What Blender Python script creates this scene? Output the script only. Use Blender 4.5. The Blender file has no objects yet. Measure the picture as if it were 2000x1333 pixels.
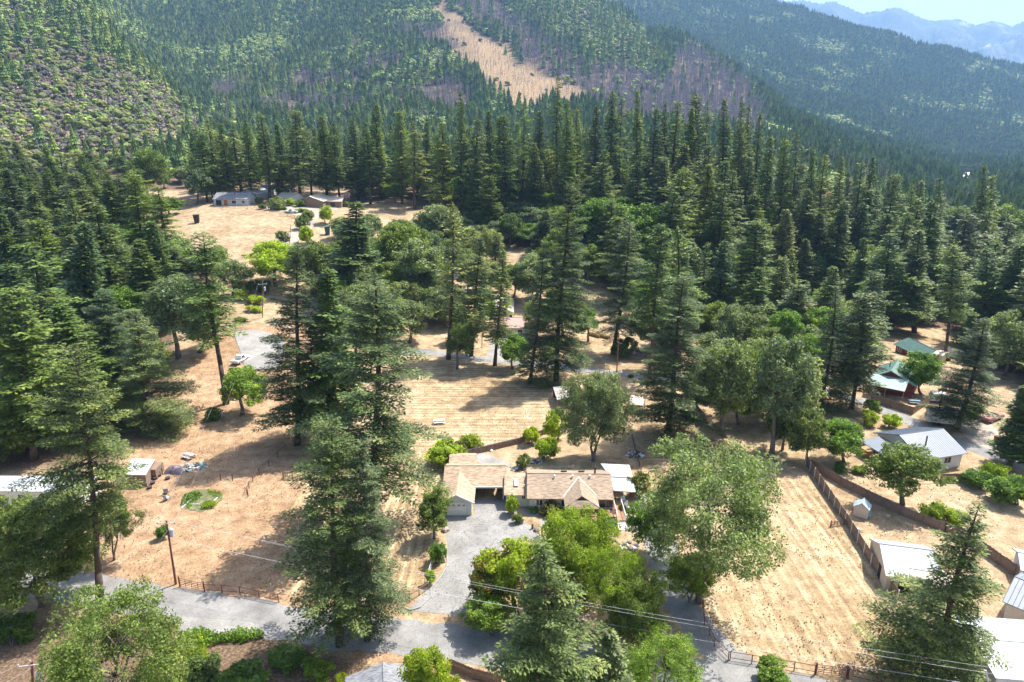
import bpy, math, random
import numpy as np
from mathutils import Vector, Matrix
random.seed(7); rng = np.random.default_rng(7)
S = bpy.context.scene; C = S.collection
# ---------------- camera, sky, sun, exposure ----------------
HC, TILT, F, CX, CY = 57.0, math.radians(18.0), 1333.33, 1000.0, 666.5
sT, cT = math.sin(TILT), math.cos(TILT)
cam = bpy.data.cameras.new('camera'); cam.lens = 24; cam.sensor_width = 36; cam.clip_start = .5; cam.clip_end = 40000
camo = bpy.data.objects.new('camera', cam); C.objects.link(camo)
camo.location = (0, 0, HC); camo.rotation_euler = (math.pi/2 - TILT, 0, 0); S.camera = camo
SUN_EL, SUN_AZ = 58.0, 53.0            # azimuth from +Y towards +X
W = bpy.data.worlds.new('World'); S.world = W; W.use_nodes = True
nt = W.node_tree; bg = nt.nodes['Background']
sky = nt.nodes.new('ShaderNodeTexSky'); sky.sky_type = 'NISHITA'; sky.sun_disc = False
sky.sun_elevation = math.radians(SUN_EL); sky.sun_rotation = math.radians(SUN_AZ)
sky.air_density = 1.0; sky.dust_density = 3.0; sky.ozone_density = .6
nt.links.new(sky.outputs[0], bg.inputs[0]); bg.inputs[1].default_value = 0.12
sl = bpy.data.lights.new('sun', 'SUN'); sl.energy = 5.0; sl.angle = math.radians(.5); sl.color = (1, .95, .87)
so = bpy.data.objects.new('sun', sl); C.objects.link(so)
e, a_ = math.radians(SUN_EL), math.radians(SUN_AZ)
sdir = Vector((math.sin(a_)*math.cos(e), math.cos(a_)*math.cos(e), math.sin(e)))
so.rotation_euler = sdir.to_track_quat('Z', 'Y').to_euler(); so.location = (100, 80, 300)
S.view_settings.view_transform = 'Standard'; S.view_settings.look = 'None'
S.view_settings.exposure = 1.08; S.view_settings.gamma = 1; S.view_settings.use_curve_mapping = False
cy = S.cycles; cy.use_denoising = True; cy.denoiser = 'OPENIMAGEDENOISE'; cy.denoising_input_passes = 'RGB_ALBEDO_NORMAL'; cy.denoising_prefilter = 'ACCURATE'; cy.max_bounces = 6; cy.diffuse_bounces = 3; cy.glossy_bounces = 2
cy.transmission_bounces = 3; cy.transparent_max_bounces = 4; cy.volume_bounces = 1; cy.caustics_reflective = False; cy.caustics_refractive = False
cy.use_adaptive_sampling = True; cy.adaptive_threshold = 0.03

# ---------------- projection helpers (photo pixel -> place) ----------------
def w_of(Y, py):
    k = (py-CY)/F
    return Y*(sT+k*cT)/(cT-k*sT)
def Zof(Y, py): return HC - w_of(Y, py)
def proj(X, Y, Z):
    w = HC-Z; d = Y*cT+w*sT
    return CX+F*X/d, CY+F*(w*cT-Y*sT)/d, d
def P(px, py, z=0.0):                      # point of the photo at a known height
    k = (py-CY)/F; w = HC-z; Y = w*(cT-k*sT)/(sT+k*cT); d = Y*cT+w*sT
    return np.array(((px-CX)/F*d, Y, z))
# ---------------- value noise ----------------
def _h(ix, iy, s):
    n = (ix*374761393 + iy*668265263 + s*974711) & 0xffffffff
    n = ((n ^ (n >> 13))*1274126177) & 0xffffffff
    return ((n ^ (n >> 16)) & 0xffff)/65535.0
def vnoise(x, y, s=0):
    x = np.asarray(x, float); y = np.asarray(y, float)
    ix = np.floor(x).astype(np.int64); iy = np.floor(y).astype(np.int64); fx = x-ix; fy = y-iy
    fx = fx*fx*(3-2*fx); fy = fy*fy*(3-2*fy)
    return (_h(ix, iy, s)*(1-fx)+_h(ix+1, iy, s)*fx)*(1-fy)+(_h(ix, iy+1, s)*(1-fx)+_h(ix+1, iy+1, s)*fx)*fy
def fbm(x, y, s=0, o=4):
    t = 0; a = .5
    for i in range(o): t = t+a*vnoise(x*2**i, y*2**i, s+i); a *= .5
    return t
# ---------------- terrain ----------------
colA = {}
def colpx(px, near, far):
    a = (px-CX)*.00072
    pts = [(-400, 0), (0, 0), (150, 0)] + near + [(Y, Zof(Y, py)) for Y, py in far]
    colA[a] = pts
N = lambda a, b, c: [(200, a), (280, b), (350, c)]
colpx(-500, N(10, 20, 34), [(450, 320), (650, 150), (900, 0), (1500, -150), (3000, -200), (12000, 0)])
colpx(0, N(8, 15, 22), [(420, 338), (600, 175), (900, 10), (1300, -110), (3000, -150), (12000, 0)])
colpx(200, N(8, 15, 20), [(420, 335), (580, 215), (780, 80), (950, 0), (1200, -60), (1800, -100), (3000, -150), (12000, 0)])
colpx(300, N(8, 18, 20), [(420, 330), (600, 220), (800, 135), (950, 150), (1300, 170), (1800, 20), (2300, -80), (3500, -120), (12000, 0)])
colpx(400, N(7, 19, 22), [(420, 350), (600, 300), (760, 262), (900, 262), (1300, 200), (1800, 60), (2300, -60), (3500, -90), (12000, 0)])
colpx(500, N(6, 19, 22), [(450, 350), (600, 310), (720, 298), (900, 278), (1300, 185), (1800, 50), (2300, -60), (3500, -90), (12000, 0)])
colpx(650, N(5, 17, 21), [(450, 352), (800, 298), (1200, 215), (1700, 70), (2200, -50), (3500, -90), (12000, 0)])
colpx(800, N(3, 12, 20), [(450, 350), (700, 308), (1000, 248), (1500, 90), (2000, -30), (3500, -80), (12000, 0)])
colpx(950, N(0, 9, 20), [(450, 350), (700, 305), (1000, 235), (1450, 105), (2000, -15), (3500, -60), (12000, 20)])
colpx(1100, N(-1, 10, 24), [(450, 345), (800, 285), (1100, 215), (1500, 100), (1900, 10), (2200, -15), (2700, 20), (3500, -40), (12000, 20)])
colpx(1180, N(-2, 10, 23), [(450, 345), (800, 285), (1150, 205), (1550, 95), (1950, 15), (2300, 50), (2800, 40), (3500, -40), (12000, 20)])
colpx(1250, N(-2, 10, 22), [(450, 345), (800, 288), (1200, 205), (1600, 115), (1950, 72), (2300, 130), (2900, 70), (3500, -20), (4200, -60), (12000, 40)])
colpx(1330, N(-3, 9, 18), [(450, 348), (850, 285), (1250, 195), (1700, 100), (1900, 92), (2200, 150), (2900, 80), (3500, -5), (4200, -40), (12000, 40)])
colpx(1400, N(-3, 7, 14), [(450, 350), (900, 285), (1300, 190), (1600, 132), (1900, 180), (2600, 125), (3300, 35), (3800, -15), (5000, 40), (12000, 60)])
colpx(1480, N(-4, 5, 9), [(450, 360), (900, 300), (1300, 215), (1450, 190), (1800, 225), (2500, 150), (3300, 40), (3700, 8), (4600, 90), (7000, 170), (12000, 120)])
colpx(1550, N(-4, 2, 4), [(450, 350), (900, 300), (1300, 255), (1700, 262), (2300, 205), (3000, 105), (3500, 25), (4200, 100), (7000, 190), (12000, 150)])
colpx(1700, N(-6, -4, -4), [(450, 390), (900, 345), (1300, 315), (1800, 288), (2500, 210), (3250, 72), (4000, 150), (7000, 200), (12000, 160)])
colpx(1850, N(-8, -8, -9), [(450, 425), (800, 395), (1300, 350), (1800, 322), (2500, 235), (3150, 114), (4000, 180), (7000, 205), (12000, 170)])
colpx(2000, N(-9, -10, -12), [(450, 440), (1200, 365), (1800, 332), (2450, 250), (3000, 143), (3900, 190), (7000, 205), (12000, 170)])
colpx(2400, N(-9, -11, -13), [(450, 440), (1200, 365), (1800, 335), (2450, 265), (3000, 180), (3900, 200), (7000, 210), (12000, 175)])
_as = sorted(colA); GA = np.linspace(-1.1, 1.1, 331)
GY = np.concatenate([np.arange(-400, 100, 50), np.arange(100, 500, 10), 500*1.018**np.arange(0, 180)])
_tab = np.array([np.interp(GY, [p[0] for p in colA[a]], [p[1] for p in colA[a]]) for a in _as])
GZ = np.array([[np.interp(a, _as, _tab[:, j]) for j in range(len(GY))] for a in GA])
def blur(z, n, ax):
    k = np.ones(2*n+1)/(2*n+1)
    zp = np.pad(z, [(n, n) if i == ax else (0, 0) for i in (0, 1)], mode='edge')
    return np.apply_along_axis(lambda v: np.convolve(v, k, 'valid'), ax, zp)
GZ = blur(blur(GZ, 2, 1), 3, 0)
def ground(X, Y):
    X = np.asarray(X, float); Y = np.asarray(Y, float)
    a = np.clip(X/np.maximum(Y, 80), -1.1, 1.1)
    ia = np.clip((a+1.1)/2.2*(len(GA)-1), 0, len(GA)-1.001); i0 = ia.astype(int); fa = ia-i0
    j = np.interp(Y, GY, np.arange(len(GY))); j0 = np.clip(j.astype(int), 0, len(GY)-2); fj = j-j0
    z = (GZ[i0, j0]*(1-fj)+GZ[i0, j0+1]*fj)*(1-fa)+(GZ[i0+1, j0]*(1-fj)+GZ[i0+1, j0+1]*fj)*fa
    far = np.clip((Y-420)/500, 0, 1)
    rid = np.abs(fbm(X/260+3, Y/420, 5, 4)*2-.95)          # spurs and gullies
    z = z+far*((.32-rid)*46+(fbm(X/70, Y/70, 9, 3)-.45)*10)*np.clip(Y/1500, .5, 1.3)
    z = z+np.clip((Y-160)/60, 0, 1)*(fbm(X/30, Y/30, 2, 3)-.44)*1.2
    return z
def gz(x, y): return float(ground(x, y))
def G(px, py):                             # where the photo's pixel meets the ground
    k = (py-CY)/F
    Y = np.arange(25, 420, .5); w = Y*(sT+k*cT)/(cT-k*sT); X = (px-CX)/F*(Y*cT+w*sT)
    hit = np.nonzero(HC-w <= ground(X, Y))[0]
    i = hit[0] if len(hit) else len(Y)-1
    return np.array((X[i], Y[i], gz(X[i], Y[i])))
# ---------------- mesh builder ----------------
def link(name, v, f, m, parent=None, smooth=False):
    me = bpy.data.meshes.new(name); v = np.asarray(v, np.float32)
    if parent is not None and parent.name in _loc: v = v-_loc[parent.name]
    if isinstance(f, np.ndarray):
        me.vertices.add(len(v)); me.vertices.foreach_set('co', v.ravel())
        n, k = f.shape; me.loops.add(n*k); me.loops.foreach_set('vertex_index', f.ravel().astype(np.int32))
        me.polygons.add(n); me.polygons.foreach_set('loop_start', np.arange(n, dtype=np.int32)*k)
        me.polygons.foreach_set('loop_total', np.full(n, k, np.int32)); me.update(calc_edges=True)
    else:
        me.from_pydata([tuple(map(float, p)) for p in v], [], f); me.update()
    if smooth: me.polygons.foreach_set('use_smooth', [True]*len(me.polygons))
    if m: me.materials.append(m)
    o = bpy.data.objects.new(name, me); C.objects.link(o)
    if parent is not None: o.parent = parent; _loc[o.name] = _loc.get(parent.name, np.zeros(3))
    return o
_loc = {}
def thing(name, label, cat, loc, group=None):
    o = bpy.data.objects.new(name, None); C.objects.link(o); o.location = tuple(map(float, loc)); o.empty_display_size = .5
    _loc[o.name] = np.array(loc, float); tag(o, label, cat, group); return o
def tag(o, label=None, cat=None, group=None, kind=None):
    if label: o['label'] = label
    if cat: o['category'] = cat
    if group: o['group'] = group
    if kind: o['kind'] = kind
    return o
class MB:
    def __init__(s, M=None): s.v = []; s.f = []; s.M = M
    def add(s, vs, fs):
        n = len(s.v)
        for p in vs:
            p = Vector(p); s.v.append(tuple(s.M @ p) if s.M else tuple(p))
        s.f += [tuple(i+n for i in f) for f in fs]; return s
    def box(s, x0, y0, z0, x1, y1, z1):
        return s.add([(x, y, z) for z in (z0, z1) for y in (y0, y1) for x in (x0, x1)],
                     [(0, 2, 3, 1), (4, 5, 7, 6), (0, 1, 5, 4), (2, 6, 7, 3), (0, 4, 6, 2), (1, 3, 7, 5)])
    def hexa(s, b, t):                     # four bottom, four top corners
        return s.add(list(b)+list(t), [(3, 2, 1, 0), (4, 5, 6, 7)]+[(i, (i+1) % 4, (i+1) % 4+4, i+4) for i in range(4)])
    def slab(s, q, th):                    # thick sheet under polygon q
        n = len(q); q = [Vector(p) for p in q]; nn = (q[1]-q[0]).cross(q[2]-q[0]).normalized()
        if nn.z < 0: nn = -nn
        return s.add([tuple(p) for p in q]+[tuple(p-nn*th) for p in q], [tuple(range(n)), tuple(range(2*n-1, n-1, -1))]+[(i, i+n, (i+1) % n+n, (i+1) % n) for i in range(n)])
    def tube(s, p0, p1, r0, r1=None, n=6):
        r1 = r0 if r1 is None else r1; p0, p1 = Vector(p0), Vector(p1); d = (p1-p0).normalized()
        u = d.orthogonal().normalized(); w = d.cross(u)
        vs = [tuple(p+(u*math.cos(2*math.pi*i/n)+w*math.sin(2*math.pi*i/n))*r) for p, r in ((p0, r0), (p1, r1)) for i in range(n)]
        return s.add(vs, [(i, (i+1) % n, (i+1) % n+n, i+n) for i in range(n)]+[tuple(range(n-1, -1, -1)), tuple(range(n, 2*n))])
    def build(s, name, m, parent=None, smooth=False): return link(name, s.v, s.f, m, parent, smooth)
def XF(x, y, z, deg=0, sc=1): return Matrix.Translation((x, y, z)) @ Matrix.Rotation(math.radians(deg), 4, 'Z') @ Matrix.Scale(sc, 4)
# ---------------- materials ----------------
def newmat(name):
    m = bpy.data.materials.new(name); m.use_nodes = True; t = m.node_tree; b = t.nodes['Principled BSDF']; return m, t, b
def ramp(t, stops):
    r = t.nodes.new('ShaderNodeValToRGB'); el = r.color_ramp.elements
    while len(el) < len(stops): el.new(.5)
    for e_, (p, c) in zip(el, stops): e_.position = p; e_.color = (*c, 1) if len(c) == 3 else c
    return r
def noise(t, sc, det=4, rough=.6, co='Object', vec=None, dist=0):
    n = t.nodes.new('ShaderNodeTexNoise'); n.inputs['Scale'].default_value = sc; n.inputs['Detail'].default_value = det; n.inputs['Roughness'].default_value = rough; n.inputs['Distortion'].default_value = dist
    if vec is None: vec = coords(t, co)
    t.links.new(vec, n.inputs['Vector']); return n
def coords(t, co='Object', scale=None, rot=None):
    if co == 'World': g = t.nodes.new('ShaderNodeNewGeometry'); o = g.outputs['Position']
    else: g = t.nodes.new('ShaderNodeTexCoord'); o = g.outputs[co]
    if scale or rot:
        mp = t.nodes.new('ShaderNodeMapping'); t.links.new(o, mp.inputs[0])
        if scale: mp.inputs['Scale'].default_value = scale
        if rot: mp.inputs['Rotation'].default_value = rot
        o = mp.outputs[0]
    return o
def mixc(t, f, a, b, mode='MIX'):
    n = t.nodes.new('ShaderNodeMix'); n.data_type = 'RGBA'; n.blend_type = mode
    for s_, x in ((0, f), (6, a), (7, b)):
        if isinstance(x, (int, float)): n.inputs[s_].default_value = x
        elif isinstance(x, tuple): n.inputs[s_].default_value = (*x, 1) if len(x) == 3 else x
        else: t.links.new(x, n.inputs[s_])
    return n.outputs[2]
_mc = {}
def paint(name, c, rough=.7, var=.18, sc=1.5, metal=0, bump=0):
    if name in _mc: return _mc[name]
    m, t, b = newmat(name); n = noise(t, sc, 6); n2 = noise(t, sc*9, 3)
    lo = tuple(x*(1-var) for x in c); hi = tuple(min(1, x*(1+var)) for x in c)
    r = ramp(t, [(.3, lo), (.7, hi)]); t.links.new(n.outputs[0], r.inputs[0])
    r2 = ramp(t, [(.3, (1-var*.8,)*3), (.6, (1, 1, 1))]); t.links.new(n2.outputs[0], r2.inputs[0])
    t.links.new(mixc(t, 1.0, r.outputs[0], r2.outputs[0], 'MULTIPLY'), b.inputs['Base Color'])
    b.inputs['Roughness'].default_value = rough; b.inputs['Metallic'].default_value = metal
    if bump:
        bp = t.nodes.new('ShaderNodeBump'); bp.inputs['Strength'].default_value = bump; t.links.new(n2.outputs[0], bp.inputs['Height']); t.links.new(bp.outputs[0], b.inputs['Normal'])
    _mc[name] = m; return m
def shingle(name, c):
    if name in _mc: return _mc[name]
    m, t, b = newmat(name)
    n = noise(t, 1.0, 2, .5, vec=coords(t, 'World', (1.3, 5, 5))); n2 = noise(t, .25, 4, co='World'); n3 = noise(t, 12, 2, co='World')
    r = ramp(t, [(.32, tuple(x*.62 for x in c)), (.5, c), (.68, tuple(x*1.3 for x in c))]); t.links.new(n.outputs[0], r.inputs[0])
    r2 = ramp(t, [(.3, (.8, .8, .8)), (.7, (1.1, 1.08, 1.05))]); t.links.new(n2.outputs[0], r2.inputs[0])
    x = mixc(t, 1.0, r.outputs[0], r2.outputs[0], 'MULTIPLY')
    r3 = ramp(t, [(.3, (.82,)*3), (.7, (1.1,)*3)]); t.links.new(n3.outputs[0], r3.inputs[0])
    t.links.new(mixc(t, 1.0, x, r3.outputs[0], 'MULTIPLY'), b.inputs['Base Color']); b.inputs['Roughness'].default_value = .9
    _mc[name] = m; return m
def leafmat(name, c, c2=None, trans=.35, var=.35, spec=.35):
    m, t, b = newmat(name); c2 = c2 or c
    g = t.nodes.new('ShaderNodeNewGeometry'); oi = t.nodes.new('ShaderNodeObjectInfo')
    n = noise(t, .45, 3)
    r = ramp(t, [(.3, tuple(x*.62 for x in c)), (.52, c), (.72, c2)]); t.links.new(n.outputs[0], r.inputs[0])
    r2 = ramp(t, [(0, (1-var,)*3), (1, (1+var*1.3,)*3)]); t.links.new(g.outputs['Random Per Island'], r2.inputs[0])
    r3 = ramp(t, [(0, (.66, .74, .80)), (.3, (.95, .93, .88)), (.6, (1.0, 1.04, .85)), (.85, (1.2, 1.15, .88)), (1, (1.35, 1.2, .85))]); t.links.new(oi.outputs['Random'], r3.inputs[0])
    col = mixc(t, 1.0, mixc(t, 1.0, r.outputs[0], r2.outputs[0], 'MULTIPLY'), r3.outputs[0], 'MULTIPLY')
    t.links.new(col, b.inputs['Base Color']); b.inputs['Roughness'].default_value = .5; b.inputs['Specular IOR Level'].default_value = spec
    tr = t.nodes.new('ShaderNodeBsdfTranslucent'); t.links.new(mixc(t, 1.0, col, (1.5, 1.6, .7), 'MULTIPLY'), tr.inputs[0])
    mx = t.nodes.new('ShaderNodeMixShader'); mx.inputs[0].default_value = trans
    t.links.new(b.outputs[0], mx.inputs[1]); t.links.new(tr.outputs[0], mx.inputs[2]); t.links.new(mx.outputs[0], t.nodes['Material Output'].inputs[0])
    return m
L_FIR = leafmat('fir_needles', (.115, .175, .052), (.25, .305, .09), .25, .45, .2)
L_FIRG = leafmat('grey_fir_needles', (.15, .19, .075), (.29, .32, .13), .22, .5, .2)
L_FIRD = leafmat('dark_fir_needles', (.10, .145, .055), (.22, .26, .10), .25, .5, .2)
L_FIRY = leafmat('yellow_fir_needles', (.16, .215, .05), (.30, .345, .08), .28, .45, .2)
L_OAK = leafmat('olive_leaves', (.15, .205, .055), (.28, .32, .095), .35, .45, .2)
L_OAKG = leafmat('grey_oak_leaves', (.19, .24, .105), (.35, .395, .19), .3, .45, .25)
L_GRN = leafmat('bright_leaves', (.31, .39, .045), (.50, .53, .065), .5, .4, .2)
L_MID = leafmat('green_leaves', (.14, .23, .045), (.26, .36, .07), .4, .45, .2)
L_RUST = leafmat('rusty_leaves', (.16, .16, .04), (.30, .15, .05), .35)
L_FAR = leafmat('far_needles', (.14, .215, .08), (.31, .38, .13), .08, .4, .1)
L_FARO = leafmat('far_leaves', (.23, .30, .09), (.40, .45, .15), .1, .35, .1)
L_BRUSH = leafmat('pale_brush', (.26, .22, .20), (.36, .31, .27), .2, .5, .1)
BARK = paint('bark', (.11, .078, .06), .95, .4, 3)
BARKG = paint('grey_bark', (.20, .17, .145), .95, .4, 3)
BARKR = paint('red_bark', (.25, .105, .07), .9, .4, 2)
CHAR = paint('charred_bark', (.30, .25, .27), .95, .35, .5)
# ---------------- ground sheet ----------------
def inpoly(px, py, poly):
    px = np.asarray(px, float); py = np.asarray(py, float); r = np.zeros(px.shape, bool); n = len(poly)
    for i in range(n):
        x0, y0 = poly[i]; x1, y1 = poly[(i+1) % n]
        if y0 == y1: continue
        c = ((y0 > py) != (y1 > py)) & (px < (x1-x0)*(py-y0)/(y1-y0)+x0); r ^= c
    return r
rowsY = np.concatenate([np.array([-300, -150, -60, -20, 0, 12, 20]), np.arange(26, 260, .8), 260+np.cumsum(1.2*1.0125**np.arange(0, 375))])
rowsY = rowsY[rowsY < 13500]
t_ = np.linspace(-1, 1, 561); colsA = np.sign(t_)*(np.abs(t_)*.75+.85*np.abs(t_)**4)
YY, AA = np.meshgrid(rowsY, colsA, indexing='ij'); XX = AA*(np.maximum(YY, -60)+90)
ZZ = ground(XX, YY)
nr, nc = YY.shape
idx = np.arange(nr*nc).reshape(nr, nc)
fa = np.stack([idx[:-1, :-1], idx[:-1, 1:], idx[1:, 1:], idx[1:, :-1]], -1).reshape(-1, 4)
PX, PY, _d = proj(XX, np.maximum(YY, 5), ZZ)
jx = (fbm(XX/3, YY/3, 40, 3)-.45)*22*60/np.maximum(YY, 30); jy = (fbm(XX/3, YY/3, 50, 3)-.45)*16*60/np.maximum(YY, 30)
QX, QY = PX+jx, PY+jy
near = YY < 480
def zone(*polys):
    m = np.zeros(XX.shape)
    for p in polys: m = np.maximum(m, (inpoly(QX, QY, p) & near).astype(float))
    return blur(blur(m, 1, 0), 1, 1)
Z_DIRT = zone([(150, 1160), (250, 880), (330, 740), (440, 640), (600, 640), (600, 900), (560, 1180), (330, 1170)],
              [(640, 1290), (700, 1240), (1000, 1290), (1100, 1360), (600, 1360)], [(330, 1180), (560, 1160), (1100, 1190), (1060, 1215), (700, 1200), (450, 1185)], [(180, 1200), (350, 1180), (420, 1260), (250, 1300)])
Z_ROWS = zone([(1440, 1100), (1490, 1000), (1530, 930), (1580, 930), (1750, 1180), (1790, 1330), (1460, 1290), (1370, 1190)],
              [(560, 1020), (620, 880), (860, 880), (860, 1130), (770, 1190), (560, 1180)])
Z_CROS = zone([(800, 700), (1080, 700), (1080, 800), (1000, 870), (800, 880)], [(1250, 860), (1500, 860), (1530, 960), (1250, 990)])
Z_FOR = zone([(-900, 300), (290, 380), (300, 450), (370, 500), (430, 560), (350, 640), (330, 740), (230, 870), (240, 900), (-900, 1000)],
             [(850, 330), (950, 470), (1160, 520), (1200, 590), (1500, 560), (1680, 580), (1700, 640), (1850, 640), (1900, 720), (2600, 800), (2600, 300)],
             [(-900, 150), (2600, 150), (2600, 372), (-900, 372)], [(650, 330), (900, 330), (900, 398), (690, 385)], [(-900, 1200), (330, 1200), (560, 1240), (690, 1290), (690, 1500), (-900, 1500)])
Z_SCAR = np.maximum(0, np.where(inpoly(PX+(fbm(XX/45, YY/45, 61, 4)-.47)*190, PY, [(835, -20), (870, 10), (965, 85), (1050, 138), (1165, 195), (1140, 228), (1050, 222), (965, 190), (920, 140), (875, 75), (840, 30)]) & (YY > 600), 1., 0))
me = bpy.data.meshes.new('ground')
vv = np.stack([XX, YY, ZZ], -1).reshape(-1, 3)
gnd = link('ground', vv, fa, None, None, True); tag(gnd, None, None, None, 'structure')
a1 = gnd.data.color_attributes.new('zone', 'FLOAT_COLOR', 'POINT')
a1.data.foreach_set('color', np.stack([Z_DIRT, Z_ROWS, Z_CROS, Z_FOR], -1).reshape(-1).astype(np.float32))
a2 = gnd.data.color_attributes.new('scar', 'FLOAT_COLOR', 'POINT')
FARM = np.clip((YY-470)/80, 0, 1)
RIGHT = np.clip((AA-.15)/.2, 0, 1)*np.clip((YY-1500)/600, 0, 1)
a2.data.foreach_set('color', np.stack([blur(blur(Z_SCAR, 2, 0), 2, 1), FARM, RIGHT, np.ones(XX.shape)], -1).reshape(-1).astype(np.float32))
m, t, b = newmat('dry_ground'); gnd.data.materials.append(m)
def vc(n):
    x = t.nodes.new('ShaderNodeVertexColor'); x.layer_name = n; s = t.nodes.new('ShaderNodeSeparateColor'); t.links.new(x.outputs[0], s.inputs[0]); return x, s
vz, sz = vc('zone'); vs_, ss = vc('scar')
nb = noise(t, .06, 6, .6, 'World'); nm = noise(t, .5, 6, .65, 'World'); nf = noise(t, 3.2, 5, .7, 'World'); nff = noise(t, 11, 3, .7, 'World')
straw = ramp(t, [(.3, (.27, .195, .12)), (.5, (.41, .31, .195)), (.66, (.54, .43, .285))]); t.links.new(nm.outputs[0], straw.inputs[0])
dirt = ramp(t, [(.3, (.26, .16, .095)), (.5, (.40, .27, .165)), (.68, (.50, .37, .24))]); t.links.new(nm.outputs[0], dirt.inputs[0])
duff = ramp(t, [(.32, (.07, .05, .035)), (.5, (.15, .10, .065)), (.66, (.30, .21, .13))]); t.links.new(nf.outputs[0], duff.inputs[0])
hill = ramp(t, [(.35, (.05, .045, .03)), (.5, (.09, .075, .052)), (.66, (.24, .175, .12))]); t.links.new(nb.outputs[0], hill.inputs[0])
scar = ramp(t, [(.34, (.10, .075, .045)), (.5, (.27, .185, .10)), (.66, (.46, .34, .19))]); t.links.new(nm.outputs[0], scar.inputs[0])
c = mixc(t, sz.outputs[0], straw.outputs[0], dirt.outputs[0])
def stripes(rotz, sc, fac, cross=False):
    global c
    v = coords(t, 'World', (.035*sc, sc, 1) if cross else (sc, .035*sc, 1), (0, 0, math.radians(rotz)))
    n = noise(t, 1.0, 3, .6, vec=v, dist=.3); r = ramp(t, [(.40, (.82, .78, .72)), (.52, (1, 1, 1)), (.62, (1.16, 1.18, 1.15))]); t.links.new(n.outputs[0], r.inputs[0])
    w = t.nodes.new('ShaderNodeTexWave'); w.inputs['Scale'].default_value = .24; w.inputs['Distortion'].default_value = 3.2; w.inputs['Detail'].default_value = 3; w.inputs['Detail Scale'].default_value = 1.2
    v2 = coords(t, 'World', (.12, 1, 1) if cross else (1, .12, 1), (0, 0, math.radians(rotz)+(math.pi/2 if cross else 0))); t.links.new(v2, w.inputs[0])
    rw = ramp(t, [(.0, (.94, .92, .90)), (.62, (1, 1, 1)), (.9, (1.2, 1.23, 1.2))]); t.links.new(w.outputs[1], rw.inputs[0])
    x = mixc(t, 1.0, mixc(t, 1.0, c, r.outputs[0], 'MULTIPLY'), rw.outputs[0], 'MULTIPLY'); pn = noise(t, .12, 4, .6, 'World'); pr_ = ramp(t, [(.28, (.15, .15, .15)), (.48, (1, 1, 1))]); t.links.new(pn.outputs[0], pr_.inputs[0]); mm = t.nodes.new('ShaderNodeMath'); mm.operation = 'MULTIPLY'; t.links.new(fac, mm.inputs[0]); t.links.new(pr_.outputs[0], mm.inputs[1]); c = mixc(t, mm.outputs[0], c, x)
stripes(5, 1.1, sz.outputs[1]); stripes(4, 1.0, sz.outputs[2], True)
tuft = ramp(t, [(.32, (.36, .36, .28)), (.42, (.78, .76, .70)), (.5, (1, 1, 1)), (.70, (1.22, 1.22, 1.18))]); t.links.new(nf.outputs[0], tuft.inputs[0])
c = mixc(t, .85, c, mixc(t, 1.0, c, tuft.outputs[0], 'MULTIPLY'))
grain = ramp(t, [(.3, (.72, .70, .68)), (.55, (1.02, 1.02, 1.02)), (.75, (1.2, 1.2, 1.18))]); t.links.new(nff.outputs[0], grain.inputs[0])
c = mixc(t, 1.0, c, grain.outputs[0], 'MULTIPLY')
big = ramp(t, [(.35, (.80, .76, .70)), (.6, (1.04, 1.04, 1.04))]); t.links.new(nb.outputs[0], big.inputs[0])
c = mixc(t, 1.0, c, big.outputs[0], 'MULTIPLY')
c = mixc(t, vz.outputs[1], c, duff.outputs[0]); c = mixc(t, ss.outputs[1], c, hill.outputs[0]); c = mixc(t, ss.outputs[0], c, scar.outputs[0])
t.links.new(c, b.inputs['Base Color']); b.inputs['Roughness'].default_value = .95; b.inputs['Specular IOR Level'].default_value = .15
bp = t.nodes.new('ShaderNodeBump'); bp.inputs['Strength'].default_value = .5; bp.inputs['Distance'].default_value = .15; t.links.new(nf.outputs[0], bp.inputs['Height']); t.links.new(bp.outputs[0], b.inputs['Normal'])

# ---------------- far mountains ----------------
def range_(name, Y0, pts, depth, seed):
    xs = np.linspace(1250, 2500, 520); cr = np.interp(xs, [p[0] for p in pts], [p[1] for p in pts])
    zc = Zof(Y0, cr); X0 = (xs-CX)/F*(Y0*cT+(HC-zc)*sT); rows = np.linspace(-1, 1, 90)
    V = []
    for r in rows:
        y = Y0+r*depth; fall = (abs(r)**.8)
        z = zc*(1-fall)+(-150)*fall
        rid = np.abs(fbm(X0/700+r*1.2, r*4+seed+X0*0, seed, 5)*2-.95)
        z = z+(.35-rid)*950*min(1, abs(r)*3)*(1-fall*.5)+(fbm(X0/150, r*30+X0*0, seed+9, 3)-.45)*90*min(1, abs(r)*4)
        V.append(np.stack([X0*(y/Y0), np.full_like(X0, y), z], -1))
    V = np.array(V); n, k = V.shape[:2]; ii = np.arange(n*k).reshape(n, k)
    ff = np.stack([ii[:-1, :-1], ii[:-1, 1:], ii[1:, 1:], ii[1:, :-1]], -1).reshape(-1, 4)
    m, t, b = newmat('mountain_slope'); n1 = noise(t, .0022, 9, .65, 'World'); n2 = noise(t, .02, 6, .75, 'World')
    r1 = ramp(t, [(.50, (.05, .075, .045)), (.60, (.09, .11, .07)), (.66, (.34, .31, .27)), (.72, (.5, .46, .4))]); t.links.new(n1.outputs[0], r1.inputs[0])
    r2 = ramp(t, [(.35, (.45, .45, .45)), (.65, (1.4, 1.4, 1.4))]); t.links.new(n2.outputs[0], r2.inputs[0])
    t.links.new(mixc(t, 1.0, r1.outputs[0], r2.outputs[0], 'MULTIPLY'), b.inputs['Base Color']); b.inputs['Roughness'].default_value = .95
    o = link(name, V.reshape(-1, 3), ff, m, None, True); tag(o, None, None, None, 'structure'); return V
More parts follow.
